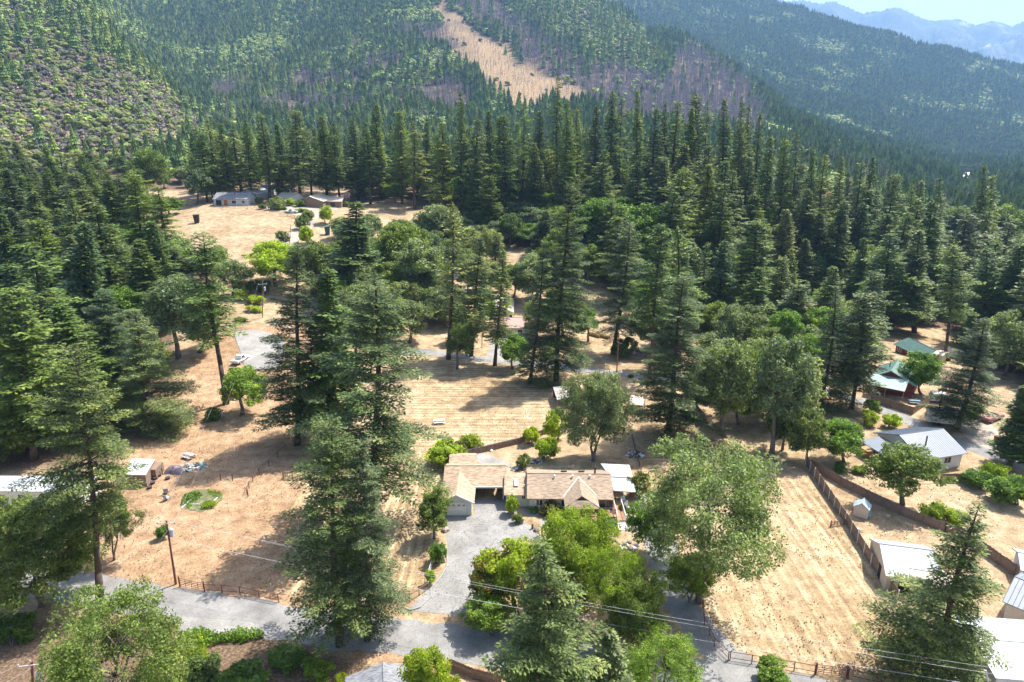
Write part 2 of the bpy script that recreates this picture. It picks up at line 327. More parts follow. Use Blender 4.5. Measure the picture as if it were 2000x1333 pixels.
RV = range_('mountains', 9000, [(1250, -60), (1500, -30), (1535, -2), (1570, -6), (1600, 4), (1630, -1), (1655, 8), (1682, 22), (1700, 20), (1728, 16), (1752, 10), (1775, 20), (1800, 34), (1822, 40), (1850, 36), (1872, 36), (1890, 42), (1908, 47), (1925, 42), (1940, 40), (1960, 44), (1977, 49), (1992, 41), (2020, 34), (2100, 60), (2300, 40), (2500, 60)], 3000, 21)

# ---------------- roads and paving: sheets just above the ground ----------------
def asph(name, c, crack=.5):
    m, t, b = newmat(name); n1 = noise(t, .25, 5, .6, 'World'); n2 = noise(t, 6, 5, .7, 'World'); n3 = noise(t, .9, 6, .6, 'World', dist=1.5)
    r1 = ramp(t, [(.3, tuple(x*.66 for x in c)), (.7, tuple(x*1.16 for x in c))]); t.links.new(n1.outputs[0], r1.inputs[0])
    r2 = ramp(t, [(.3, (.8,)*3), (.65, (1.12,)*3)]); t.links.new(n2.outputs[0], r2.inputs[0])
    r3 = ramp(t, [(.480, (1, 1, 1)), (.5, (1-crack*1.5,)*3), (.520, (1, 1, 1))]); t.links.new(n3.outputs[0], r3.inputs[0])
    t.links.new(mixc(t, 1.0, mixc(t, 1.0, r1.outputs[0], r2.outputs[0], 'MULTIPLY'), r3.outputs[0], 'MULTIPLY'), b.inputs['Base Color']); b.inputs['Roughness'].default_value = .9
    return m
ASPH = asph('road_asphalt', (.28, .272, .258), .25); DRIVE = asph('driveway_asphalt', (.29, .28, .262), .45); CONC = asph('pale_concrete', (.33, .315, .29), .25); GRAV = asph('pale_gravel', (.42, .36, .29), .1)
def strip(name, pts, width, m, dz=.02, steps=.8):
    pts = [G(*p)[:2] if len(p) == 2 else np.array(p[1:]) for p in pts]
    q = [pts[0]]
    for i in range(len(pts)-1):                                     # Catmull-Rom through the points
        p0 = pts[max(i-1, 0)]; p1 = pts[i]; p2 = pts[i+1]; p3 = pts[min(i+2, len(pts)-1)]; n = max(2, int(np.linalg.norm(p2-p1)/steps))
        for j in range(1, n+1):
            s = j/n; q.append(.5*((2*p1)+(-p0+p2)*s+(2*p0-5*p1+4*p2-p3)*s*s+(-p0+3*p1-3*p2+p3)*s**3))
    q = np.array(q); d = np.gradient(q, axis=0); d /= np.linalg.norm(d, axis=1)[:, None]+1e-9; nrm = np.stack([-d[:, 1], d[:, 0]], 1)
    V = []; K = 7
    for k in range(K):
        s = (k/(K-1)-.5)*width
        e = (fbm(q[:, 0]*.5+k*9, q[:, 1]*.5, 77, 3)-.45)*1.6 if k in (0, K-1) else 0
        xy = q+nrm*(s+e if np.ndim(e) else s)[..., None] if np.ndim(s+e) else q+nrm*s
        V.append(np.column_stack([xy, ground(xy[:, 0], xy[:, 1])+dz]))
    V = np.array(V); ii = np.arange(V.shape[0]*V.shape[1]).reshape(V.shape[:2])
    ff = np.stack([ii[:-1, :-1], ii[:-1, 1:], ii[1:, 1:], ii[1:, :-1]], -1).reshape(-1, 4)[:, ::-1]
    o = link(name, V.reshape(-1, 3), ff, m); tag(o, kind='structure'); return o
def sheet(name, poly, m, dz=.016):
    pts = [G(*p)[:2] if len(p) == 2 else np.array(p[1:]) for p in poly]
    o = link(name, [(x, y, gz(x, y)+dz) for x, y in pts], [tuple(range(len(pts)))], m)
    if o.data.polygons[0].normal.z < 0: o.data.flip_normals()
    tag(o, kind='structure'); return o
strip('road', [(-350, 1060), (-100, 1105), (200, 1160), (400, 1190), (600, 1222), (850, 1252), (1050, 1282), (1250, 1312), (1450, 1345), (1700, 1385), (2100, 1450)], 5.6, ASPH, .02)
strip('side_road', [(1475, 1342), (1390, 1260), (1335, 1190), (1302, 1130), (1290, 1080), (1288, 1050)], 4.2, ASPH, .028)
strip('back_road', [(780, 690), (830, 688), (900, 697), (960, 705), (1060, 712), (1130, 722), (1260, 737), (1400, 740), (1560, 752), (1690, 790), (1760, 815), (1850, 860), (1930, 885), (2040, 930), (2200, 1000)], 4.0, ASPH, .02)
strip('lane', [(965, 705), (975, 680), (972, 662)], 5, CONC, .026)
sheet('turning_circle', [(455, 648), (500, 645), (552, 658), (560, 690), (540, 722), (480, 722), (470, 690)], CONC, .08)
strip('gravel_lane', [(545, 500), (565, 475), (585, 455), (612, 425), (628, 405)], 6, GRAV, .2)
sheet('gravel_yard', [(520, 402), (660, 402), (660, 412), (600, 430), (560, 415), (520, 408)], GRAV, .15)
sheet('drive_strip', [(345, 1206), (490, 1216), (525, 1238), (350, 1246)], CONC, .03)
sheet('driveway', [(870, 1009), (926, 1009), (926, 975), (992, 975), (1000, 1000), (1022, 1020), (1052, 1040), (1060, 1060), (985, 1060), (970, 1110), (945, 1160), (935, 1190), (938, 1207), (780, 1198), (800, 1190), (842, 1150), (872, 1112), (874, 1070), (870, 1040)], DRIVE, .024)
sheet('footpath', [(1000, 1000), (1025, 995), (1200, 1010), (1230, 1040), (1200, 1036), (1150, 1022), (1030, 1008)], CONC, .034)
sheet('patio', [(1235, 985), (1245, 930), (1262, 930), (1262, 1050), (1230, 1040)], CONC, .03)
sheet('back_path', [(925, 889), (940, 887), (992, 905), (1000, 915), (935, 906)], CONC, .04)
strip('yard_track', [(1870, 800), (1900, 830), (1940, 870), (1960, 895)], 7, GRAV, .012)
# ---------------- trees ----------------
def diamonds(c, u, v):
    n = len(c); V = np.empty((n, 4, 3)); V[:, 0] = c-u; V[:, 1] = c+v; V[:, 2] = c+u; V[:, 3] = c-v
    return V.reshape(-1, 3), np.arange(n*4).reshape(n, 4)
def unit(a): return a/(np.linalg.norm(a, axis=-1, keepdims=True)+1e-9)
def conifer(seed, H=30., R=4.5, hb=.12, step=.62, nb=5, leaf=.30, irr=.35, droop=.22, prof=.75, bare=0., sp=.36, limbs=True, lean=0.):
    g = np.random.default_rng(seed); C_, U_, V_ = [], [], []; tr = MB(); ph = g.uniform(0, 6.28, 4)
    bend = lambda z: np.array([lean*(z/H)**2*H+.25*math.sin(z/H*5+ph[0]), .25*math.sin(z/H*4+ph[1]), 0])
    zs = np.linspace(0, H*.99, 9)
    for i in range(8):
        r = lambda z: .012*H*(1-z/H)**.8+.03
        tr.tube(bend(zs[i])+(0, 0, zs[i]), bend(zs[i+1])+(0, 0, zs[i+1]), r(zs[i])*(1.25 if i == 0 else 1), r(zs[i+1]), 7)
    z = hb*H
    while z < H*.985:
        t = (z-hb*H)/(H*(1-hb)); base = min(1, (t+.05)/.16)**.6
        Lm = R*((1-t)**prof)*base*(1+.18*math.sin(z*.9+ph[2]))+.25
        n = nb if t < .85 else nb-1
        az0 = g.uniform(0, 6.28)
        for k in range(n):
            if g.random() < bare: continue
            az = az0+k*6.283/n+g.normal(0, .3)
            L = Lm*g.uniform(1-irr, 1+irr*.55)*(1+.22*math.sin(az*1+ph[3])+.13*math.sin(az*3+z*.5))
            up = -.18+.75*t**1.5+g.normal(0, .08); dr = droop*(1-.5*t)
            d = np.array([math.cos(az), math.sin(az), 0]); sd = np.array([-d[1], d[0], 0]); o = bend(z)+np.array([0, 0, z+g.normal(0, .12)])
            ns = max(2, int(L/sp)); s = (np.arange(ns)+g.random(ns)*.6+.5)/ns; s = s[s > (.12 if L < 2.2 else .22)]
            f = lambda s: o+np.outer(s*L, d)+np.outer(s*L*up-dr*L*s*s+.10*L*s**4, [0, 0, 1])
            p = f(s)
            if limbs and L > 1.2:
                q = f(np.array([0, .45, .9])); tr.tube(q[0], q[1], .05+.008*L, .04, 3).tube(q[1], q[2], .04, .015, 3)
            for side in (-1, 1):
                tl = (.40*L*(1-s)**.7*np.minimum(1, s*3)+.25)
                m = int(max(tl)/sp)+1
                for j in range(m):
                    ok = tl > j*sp
                    if not ok.any(): break
                    k_ = ok.sum(); td = unit(d*.75+side*sd+g.normal(0, .16, (k_, 3))); dist = (j+.4+g.random(k_)*.5)*sp
                    cc = p[ok]+td*dist[:, None]*[1, 1, .6]; cc[:, 2] -= .10*dist**1.3; cc += g.normal(0, .07, cc.shape)
                    ln = leaf*g.uniform(.7, 1.35, k_)[:, None]; tilt = g.normal(0, .45, (k_, 1))
                    w = unit(np.cross(td, [0, 0, 1])+tilt*np.array([0, 0, 1]))
                    C_.append(cc); U_.append(td*ln+np.array([0, 0, -.12])*ln); V_.append(w*ln*.48)
            k_ = 3; C_.append(f(np.array([.93, .98, 1.03]))); td = unit(np.tile(d, (3, 1))+g.normal(0, .3, (3, 3))); U_.append(td*leaf); V_.append(unit(np.cross(td, [0, 0, 1]))*leaf*.45)
        z += step*(1-.35*t)*g.uniform(.8, 1.2)
    k_ = 14; C_.append(bend(H)+np.column_stack([g.normal(0, .12, k_), g.normal(0, .12, k_), g.uniform(H*.965, H, k_)])); td = unit(g.normal(0, .5, (k_, 3))+[0, 0, 1]); U_.append(td*leaf); V_.append(unit(np.cross(td, [1, 0, 0]))*leaf*.4)
    c, u, v = map(np.concatenate, (C_, U_, V_))
    return tr, diamonds(c, u, v)
def broad(seed, H=12., R=5., ht=.25, ncl=110, nl=130, leaf=.20, cr=.23, trunks=1, open_=.0, flat=.42, low=.15, tw=True):
    g = np.random.default_rng(seed); tr = MB(); zc = H*(ht+(1-ht)*.5); ph = g.uniform(0, 6.28, 5)
    th = g.uniform(0, 6.28, ncl); cz = g.uniform(-.85, 1, ncl); rr = np.sqrt(1-cz**2*.92); rad = g.uniform(.35, 1, ncl)**.6
    lump = 1+.20*np.sin(th*2+ph[0])+.15*np.sin(th*3+cz*3+ph[1])+.1*np.sin(th*5+ph[2])
    P_ = np.column_stack([np.cos(th)*rr*rad*R*lump, np.sin(th)*rr*rad*R*lump, zc+cz*rad*H*(1-ht)*.5*(1+.12*np.sin(th*2+ph[3]))])*[.86, .86, 1]
    P_[:, 2] = np.clip(P_[:, 2], H*low, H*.95)
    if tw:
        k = 6 if trunks == 1 else 4; forks = []
        for a in range(trunks):
            of = np.array([g.normal(0, .25), g.normal(0, .25), 0])*(trunks > 1); tp = of*3+np.array([g.normal(0, .05*H), g.normal(0, .05*H), H*ht*g.uniform(.9, 1.3)])
            r0 = .022*H/math.sqrt(trunks)+.06; mid = (of+tp)/2+np.array([g.normal(0, .2), g.normal(0, .2), 0]); tr.tube(of, mid, r0*1.2, r0*.9, 7).tube(mid, tp, r0*.9, r0*.75, 7)
            for i in range(k):
                q = P_[g.integers(ncl)]*[.5, .5, 1]; q = tp+(q-tp)*.6; q[2] = max(q[2], tp[2]+.08*H); tr.tube(tp, q, r0*.55, r0*.3, 5); forks.append((q, r0*.3))
        for q in P_[:70]:
            f, r0 = min(forks, key=lambda f: np.linalg.norm(f[0]-q)); m = (f+q)/2+g.normal(0, .25, 3); tr.tube(f, m, r0*.7, r0*.4, 3).tube(m, q, r0*.4, .015, 3)
    n = ncl*nl; ci = np.repeat(np.arange(ncl), nl); d = unit(g.normal(0, 1, (n, 3))); rc = (R*cr*g.uniform(.7, 1.3, ncl))[ci]
    off = d*(rc*g.uniform(.3, 1, n)**.5)[:, None]*[1, 1, .75]
    keep = g.random(n) > open_; c = (P_[ci]+off)[keep]; d = d[keep]; n = len(c)
    nn = unit(d*.6+g.normal(0, .6, (n, 3))+[0, 0, .45]); u = unit(np.cross(nn, g.normal(0, 1, (n, 3)))); w = np.cross(nn, u); ln = leaf*g.uniform(.7, 1.4, n)[:, None]
    return tr, diamonds(c, u*ln, w*ln*.55)
def mesh_of(name, vf, m):
    o = link(name, vf[0], vf[1], m) if isinstance(vf, tuple) else vf.build(name, m, None, True); me = o.data; bpy.data.objects.remove(o); return me
class Kind:
    def __init__(s, name, tv, H, R, leafm, bark, cat): s.n = name; s.H = H; s.R = R; s.cat = cat; s.t = mesh_of('trunk', tv[0], bark); s.c = mesh_of('crown', tv[1], leafm)
    def alt(s, leafm):                                              # the same shapes with leaves of another colour
        k = object.__new__(Kind); k.__dict__.update(s.__dict__); k.c = s.c.copy(); k.c.materials.clear(); k.c.materials.append(leafm); return k
FIR = [Kind('fir_tree', conifer(6, 28, 4.4, .2, .6, 6, irr=.5, prof=.5, bare=.1), 28, 4.4, L_FIR, BARK, 'fir tree'), Kind('fir_tree', conifer(7, 30, 4.4, .3, .8, 5, irr=.6, prof=.7, bare=.28), 30, 4.4, L_FIR, BARK, 'fir tree'),
       Kind('fir_tree', conifer(1, 30, 4.2, .14, .55, 6, prof=.95), 30, 4.2, L_FIR, BARK, 'fir tree'),
       Kind('fir_tree', conifer(2, 32, 4.0, .22, irr=.5, bare=.08), 32, 4.0, L_FIR, BARK, 'fir tree'),
       Kind('fir_tree', conifer(3, 28, 4.6, .07, droop=.3, prof=.8), 28, 4.6, L_FIR, BARK, 'fir tree'),
       Kind('fir_tree', conifer(4, 30, 3.6, .30, irr=.5, bare=.12), 30, 3.6, L_FIR, BARK, 'fir tree'),
       Kind('fir_tree', conifer(5, 26, 4.2, .10, .5, 6, prof=.9), 26, 4.2, L_FIR, BARK, 'fir tree')]
BIG = [Kind('fir_tree', conifer(11, 32, 5.5, .10, .70, 6, .145, .5, .26, .72, .2, .17), 32, 5.5, L_FIRD, BARK, 'fir tree'),
       Kind('fir_tree', conifer(12, 32, 5.5, .16, .85, 6, .145, .6, .30, .62, .28, .17), 32, 5.5, L_FIRD, BARK, 'fir tree'),
       Kind('fir_tree', conifer(13, 30, 6.0, .06, .78, 6, .145, .55, .20, 1.0, .2, .17), 30, 6.0, L_FIRD, BARK, 'fir tree')]
BARE = [Kind('fir_tree', conifer(14, 32, 5.2, .36, .75, 6, .15, .55, .30, .5, .2, .18), 32, 5.2, L_FIRD, BARK, 'fir tree'), Kind('fir_tree', conifer(15, 30, 3.8, .42, .7, 6, .24, .55, .28, .5, .1, .3), 30, 3.8, L_FIR, BARK, 'fir tree')]
FIRG = [k.alt(L_FIRG) for k in FIR]; FIRY = [k.alt(L_FIRY) for k in FIR]; BIGG = [k.alt(L_FIRG) for k in BIG]
OAK = [Kind('oak_tree', broad(21, 12, 5, .28), 12, 5, L_OAK, BARKG, 'oak tree'), Kind('oak_tree', broad(22, 12, 4.4, .22, 100, 130, .2, .26), 12, 4.4, L_OAK, BARKG, 'oak tree'),
       Kind('oak_tree', broad(23, 14, 5, .30, 120, 120, .2, .22, 1, .1), 14, 5, L_OAK, BARKG, 'oak tree')]
OAKG = [k.alt(L_OAKG) for k in OAK]; OAKM = [k.alt(L_MID) for k in OAK]; OAKB = [k.alt(L_GRN) for k in OAK]
BIGOAK = [Kind('oak_tree', broad(31, 15, 8, .30, 250, 170, .12, .135, 2, .15, .42, .2), 15, 8, L_OAKG, BARKG, 'oak tree'), Kind('oak_tree', broad(32, 13, 6.5, .18, 230, 230, .12, .16, 2, .0, .42, .1), 13, 6.5, L_OAKG, BARKG, 'oak tree')]
BOK2 = [k.alt(L_OAK) for k in BIGOAK]; BOKG = [k.alt(L_GRN) for k in BIGOAK]; BOKM = [k.alt(L_MID) for k in BIGOAK]
SHR = [Kind('shrub', broad(41, 3, 1.7, .05, 40, 110, .13, .33, 2, 0, .5, .08), 3, 1.7, L_MID, BARKG, 'shrub'), Kind('shrub', broad(42, 3, 1.5, .05, 34, 120, .13, .36, 2, 0, .5, .06), 3, 1.5, L_MID, BARKG, 'shrub')]
SHG = [k.alt(L_GRN) for k in SHR]; SHO = [k.alt(L_OAK) for k in SHR]; SHRU = [k.alt(L_RUST) for k in SHR]; SHGR = [k.alt(L_OAKG) for k in SHR]
SMT = [Kind('fruit_tree', broad(51, 4.2, 1.9, .32, 46, 110, .13, .28), 4.2, 1.9, L_GRN, BARKG, 'fruit tree')]
ntree = 0
def plant(kind, x, y, h, r, label, group=None, lean=0, name=None, cat=None, rot=None, z=None):
    global ntree
    z = gz(x, y) if z is None else z; nm = name or kind.n
    o = bpy.data.objects.new(nm, None); C.objects.link(o); o.location = (x, y, z-.08); o.empty_display_size = .5
    o.rotation_euler = (0, lean, 0)
    tag(o, label, cat or kind.cat, group); rz = random.uniform(0, 6.28) if rot is None else rot
    for nme, me in (('trunk', kind.t), ('crown', kind.c)):
        c = bpy.data.objects.new(nme, me); C.objects.link(c); c.parent = o; c.rotation_euler = (0, 0, rz); c.scale = (r/kind.R, r/kind.R, h/kind.H)
    ntree += 1; PLANTED.append((x, y, r)); return o
PLANTED = []
def T(kinds, tx, ty, bx, by, hw, label, i=None, group=None, name=None, cat=None):
    """tree whose tip and foot are seen at these pixels of the photo; by < 0 gives the distance instead"""
    if by > 0: x, y, z = G(bx, by)
    else:
        y = -by; z = 10
        for _ in range(4): d = y*cT+(HC-z)*sT; x = (bx-CX)/F*d; z = gz(x, y)
    w = w_of(y, ty); h = HC-w-z; d = y*cT+w*sT; xt = (tx-CX)/F*d
    k = kinds[(len(PLANTED) if i is None else i) % len(kinds)]
    h = max(h, .6); lean = math.atan2(xt-x, h)
    if abs(lean) > .16: lean = .16*np.sign(lean); x = xt-h*math.tan(lean)
    return plant(k, x, y, h, hw/F*(y*cT+(w+h*.6)*sT), label, group, lean, name, cat)
# firs one can tell apart
T(BIG, 645, 808, 664, 1268, 104, 'tall grey-green fir beside the street, left one of the close pair', 1)
T(BIGG, 712, 850, 716, 1252, 80, 'fir on the driveway side of the close roadside pair', 0)
T(BIG, 735, 528, 726, 1012, 128, 'very tall fir with bare dark trunk behind the roadside pair', 1)
T(BIG, 585, 465, 578, 872, 82, 'tall fir with spreading limbs over the bare dirt field', 0)
T(FIR, 645, 520, 640, 862, 75, 'dark fir crowded between two taller firs above the dirt field', 2)
T(FIR, 697, 392, 700, 596, 66, 'broad dark rounded fir just below the gravel lane', 2)
T(BARE, 148, 670, 200, 1176, 88, 'leaning fir with long bare red-brown trunk at the road edge', 0)
T(BARE, 398, 452, 437, 792, 55, 'slim leaning fir with bare lower trunk by the dirt field', 1)
T(BIGG, 265, 600, 285, 842, 88, 'bushy pale green fir at the left edge of the dirt field', 2)
T(BIG, 205, 560, 215, 800, 75, 'bushy fir behind the pale one at the dirt field edge', 0)
T(FIR, 160, 428, 172, 700, 62, 'tall dark fir in the left wood with black shaded side', 2)
T(FIR, 58, 470, 100, 765, 70, 'fir with reddish lower trunk in the left wood', 1)
T(FIR, 20, 560, 70, 900, 80, 'large fir at the left edge above the pale roof', 0)
T(FIRG, 884, 395, 878, 703, 48, 'narrow fir with bare red foot on the back road verge', 1)
T(FIRG, 938, 462, 920, 698, 36, 'slim fir beside the pink-roofed cottage', 3)
T(FIR, 982, 488, 968, 716, 34, 'thin-trunked fir in front of the pink-roofed cottage', 3)
T(BIG, 1112, 348, 1088, 744, 68, 'tallest dark fir in the clump beside the mown back field', 0)
T(BIG, 1064, 470, 1037, 750, 55, 'shorter fir of the dark clump beside the mown back field', 2)
T(BIG, 1232, 428, 1200, 692, 58, 'dark fir behind the leaning red power pole', 1)
T(BARE, 1298, 436, 1264, 750, 44, 'fir with tall bare trunk right of the red power pole', 1)
T(BIG, 1340, 532, 1298, 862, 82, 'massive dark fir behind the grey oak and small sheds', 0)
T(FIR, 1322, 440, 1330, 720, 50, 'fir rising behind the massive dark fir', 1)
T(BIG, 1636, 556, 1606, 792, 62, 'dark fir in front of the green-roofed house', 2)
T(FIRG, 1692, 572, 1664, 800, 50, 'paler fir beside the wall of the green-roofed house', 0)
T(FIR, 1572, 545, 1540, 668, 48, 'short wide fir above the sunny brush patch', 2)
T(BIG, 1930, 618, 1868, 838, 66, 'leaning fir behind the white box trailer', 0)
T(BIG, 1910, 978, 1826, 1348, 128, 'open-branched fir overhanging the white barn and fence corner', 2)
T(BIG, 1062, 1052, 1060, 1500, 160, 'huge fir tip in front of the driveway trees', 2)
T(FIRG, 1190, 1225, 1170, 1480, 75, 'small fir tip right beside the huge front fir', 4)
T(FIR, 2005, 752, 1972, 912, 52, 'dark fir at the right edge by the red bin', 2)
T(BARE, 1862, 470, 1848, 706, 34, 'fir with long bare brown trunk beside the small sheds', 1)
T(FIR, 1480, 430, 1462, 640, 52, 'pale sided fir with layered boughs above the sunny brush', 0)
T(FIR, 1415, 470, 1400, 650, 45, 'green fir left of the layered pale fir', 4)
# broad trees one can tell apart
T(BIGOAK, 1405, 868, 1362, 1172, 165, 'large spreading grey-green oak over the striped field', 0)
T(BIGOAK, 1168, 728, 1158, 905, 76, 'rounded grey oak behind the main house', 1)
T(BOK2, 70, 985, 60, 1190, 125, 'wide olive oak at the bottom left below the pale roof', 1)
T(BOK2, 225, 1185, 200, 1440, 165, 'low spreading olive oak below the road at bottom left', 0)
T(BOK2, 0, 800, 0, 900, 70, 'olive oak at the left edge above the pale roof', 1)
T(BOK2, 215, 960, 222, 1098, 48, 'small oak at the edge of the dirt field behind the leaning fir', 0)
T(BOKG, 1130, 1000, 1110, 1190, 92, 'bright yellow-green shade tree in front of the house porch', 1)
T(BOKG, 1200, 1075, 1190, 1250, 78, 'bright green tree right of the yellow-green shade tree', 0)
T(OAKB, 1000, 1062, 1010, 1200, 66, 'yellow-green tree at the driveway edge', 0)
T([k.alt(L_RUST) for k in OAK], 955, 1085, 962, 1195, 50, 'rusty-tinged round tree hanging over the driveway', 1)
T([k.alt(L_RUST) for k in OAK], 1080, 1105, 1085, 1240, 66, 'rust-tipped tree beside the tip of the huge fir', 2)
T(OAKM, 950, 1170, 960, 1245, 46, 'small green tree where the driveway meets the street', 2)
T(BOK2, 1240, 1120, 1250, 1275, 66, 'dull olive tree beside the shaded side road', 1)
T(BOKM, 1300, 1262, 1290, 1400, 100, 'fresh green tree below the side road at the bottom', 0)
T(OAKB, 1180, 1300, 1180, 1420, 60, 'light green tree behind the small front fir', 1)
T(OAKB, 838, 1268, 838, 1400, 50, 'light green tree over the grey roof at the bottom', 0)
T(OAKM, 1280, 965, 1300, 1090, 52, 'green tree left of the large grey oak', 0)
T(BOKM, 1350, 1085, 1345, 1180, 50, 'yellow-green undergrowth tree at the foot of the large grey oak', 1)
T(OAKG, 1420, 665, 1409, 852, 62, 'strawberry tree with smooth red trunk behind the big oak', 0, name='madrone_tree', cat='madrone')
T(OAKG, 1540, 660, 1507, 890, 64, 'leaning pale oak with forked trunk beside the fence end', 2)
T(BOK2, 1480, 680, 1472, 800, 52, 'olive tree between the red-trunked tree and the leaning oak', 1)
T(OAK, 1582, 800, 1576, 905, 40, 'dark olive tree at the top end of the long fence', 1)
T(OAKM, 1648, 822, 1648, 905, 46, 'blue-green round tree left of the blue-roofed house', 0)
T(OAKM, 1802, 688, 1802, 772, 36, 'round green tree beside the green metal roof', 1)
T(OAK, 1770, 872, 1762, 990, 64, 'half-bare tree over the inner board fence', 2)
T(OAK, 848, 955, 848, 1056, 36, 'narrow olive tree left of the garage', 1)
T(OAKB, 540, 472, 540, 560, 62, 'bright lime-green spreading tree beside the gravel lane', 0)
T(OAKB, 637, 402, 636, 438, 16, 'small round lime-green tree beside the gravel yard', 1)
T(OAK, 610, 470, 610, 575, 42, 'thin olive tree between the lime-green tree and the dark fir', 0)
T(OAKG, 350, 540, 345, 700, 62, 'grey-green oak behind the slim leaning fir', 2)
T(OAKM, 478, 720, 450, 812, 52, 'crooked tree with curved red trunk at the dirt field edge', 2, name='madrone_tree', cat='madrone')
T(OAK, 906, 630, 872, 722, 34, 'crooked leaning little tree on the back road verge', 2)
T(OAKM, 1010, 655, 1000, 722, 34, 'bushy young tree in front of the pink-roofed cottage', 0)
T(OAKG, 925, 310, 925, 410, 30, 'pale rounded tree among the dark belt firs', 1)
T(OAK, 780, 430, 785, 560, 55, 'soft olive tree right of the broad dark fir', 0); T(OAKG, 820, 470, 815, 600, 55, 'pale olive tree behind the narrow verge fir', 1)
T(OAKG, 860, 400, 850, 500, 48, 'grey olive tree above the soft olive tree', 2)
T(OAK, 700, 600, 690, 700, 44, 'olive tree in the gap behind the very tall bare-trunked fir', 0)
T(OAKM, 1180, 385, 1180, 520, 62, 'fresh green broad tree in the middle of the right wood', 0)
T(OAKM, 1250, 400, 1245, 530, 58, 'fresh green tree beside the dark middle fir', 1)
T(OAKM, 1140, 600, 1150, 668, 30, 'low green tree behind the dark fir clump', 2)
T(OAK, 1450, 605, 1440, 690, 52, 'sunlit low olive tree in the brush patch', 0); T(OAKG, 1395, 650, 1390, 720, 44, 'grey-green low tree beside the olive one in the brush patch', 1)
T(OAK, 1500, 640, 1495, 720, 40, 'small olive tree at the right of the brush patch', 2)
T(OAKG, 1880, 400, 1870, 520, 46, 'pale olive tree on top of the right wood', 0); T(OAKG, 1790, 420, 1790, 540, 42, 'pale tree left of the one topping the right wood', 1)
T(OAK, 1960, 400, 1950, 520, 48, 'olive tree at the far right top of the wood', 2); T(OAKG, 1700, 480, 1700, 600, 44, 'pale grey oak among dark firs right of centre', 0)
T(OAKG, 385, 325, 385, 400, 32, 'tall olive tree left of the grey far house', 0); T(OAK, 415, 330, 420, 392, 24, 'olive tree touching the grey far house', 1)
T(OAK, 290, 290, 290, 400, 34, 'brownish olive tree at the head of the pale meadow', 2); T(OAKM, 330, 385, 335, 420, 24, 'round green tree at the upper left of the pale meadow', 1)
T(OAKM, 300, 380, 300, 425, 26, 'green tree at the left edge of the pale meadow', 0)
T(OAKG, 1040, 498, 1042, 592, 46, 'grey olive tree filling the gap left of the tallest dark fir', 1); T(OAK, 1003, 515, 1003, 582, 30, 'olive tree behind the pale front-gabled garage', 0)
T(OAK, 415, 478, 415, 562, 40, 'olive tree below the foot of the pale meadow', 0); T(OAKG, 392, 560, 388, 690, 46, 'grey-green oak touching the slim leaning fir', 1); T(OAKM, 325, 470, 325, 560, 42, 'green tree at the lower left corner of the pale meadow', 2); T(OAKG, 455, 505, 452, 580, 34, 'pale oak left of the garden shrubs', 0)
T(OAK, 1095, 560, 1100, 660, 40, 'olive tree in shade behind the dark fir clump', 2); T(OAKG, 1270, 590, 1275, 690, 44, 'grey-green tree between red power pole and bare-trunked fir', 0); T(OAKM, 945, 560, 945, 640, 26, 'small green tree left of the pale front-gabled garage', 1)
T(OAK, 712, 352, 712, 392, 22, 'round tree right of the far houses at the wood foot', 1); T(OAKM, 772, 358, 772, 396, 22, 'green tree above the far green clearing', 0); T(OAKG, 838, 362, 838, 404, 24, 'pale tree at the right end of the far green clearing', 2)
T(FIR, 1738, 455, 1728, 648, 50, 'dark fir directly behind the red cottage', 3); T(FIRG, 1795, 445, 1785, 650, 48, 'grey-green fir right behind the red cottage roof', 2); T(FIR, 1925, 480, 1915, 688, 52, 'dark fir behind the white garden shed', 4); T(OAKG, 1968, 610, 1960, 735, 46, 'grey-green tree between the leaning fir and the right edge', 1); T(FIR, 1995, 470, 1990, 690, 50, 'dark fir at the right edge above the grey-green tree', 2)
T(OAKG, 1048, 585, 1050, 668, 32, 'grey tree at the right end of the pink-roofed cottage', 2); T(OAK, 905, 600, 905, 672, 28, 'olive tree left of the grey cottage pole', 1); T(OAKM, 1445, 735, 1442, 830, 44, 'green tree left of the leaning pale oak', 0); T(OAK, 1530, 790, 1528, 880, 36, 'olive tree behind the fence end by the leaning oak', 2)
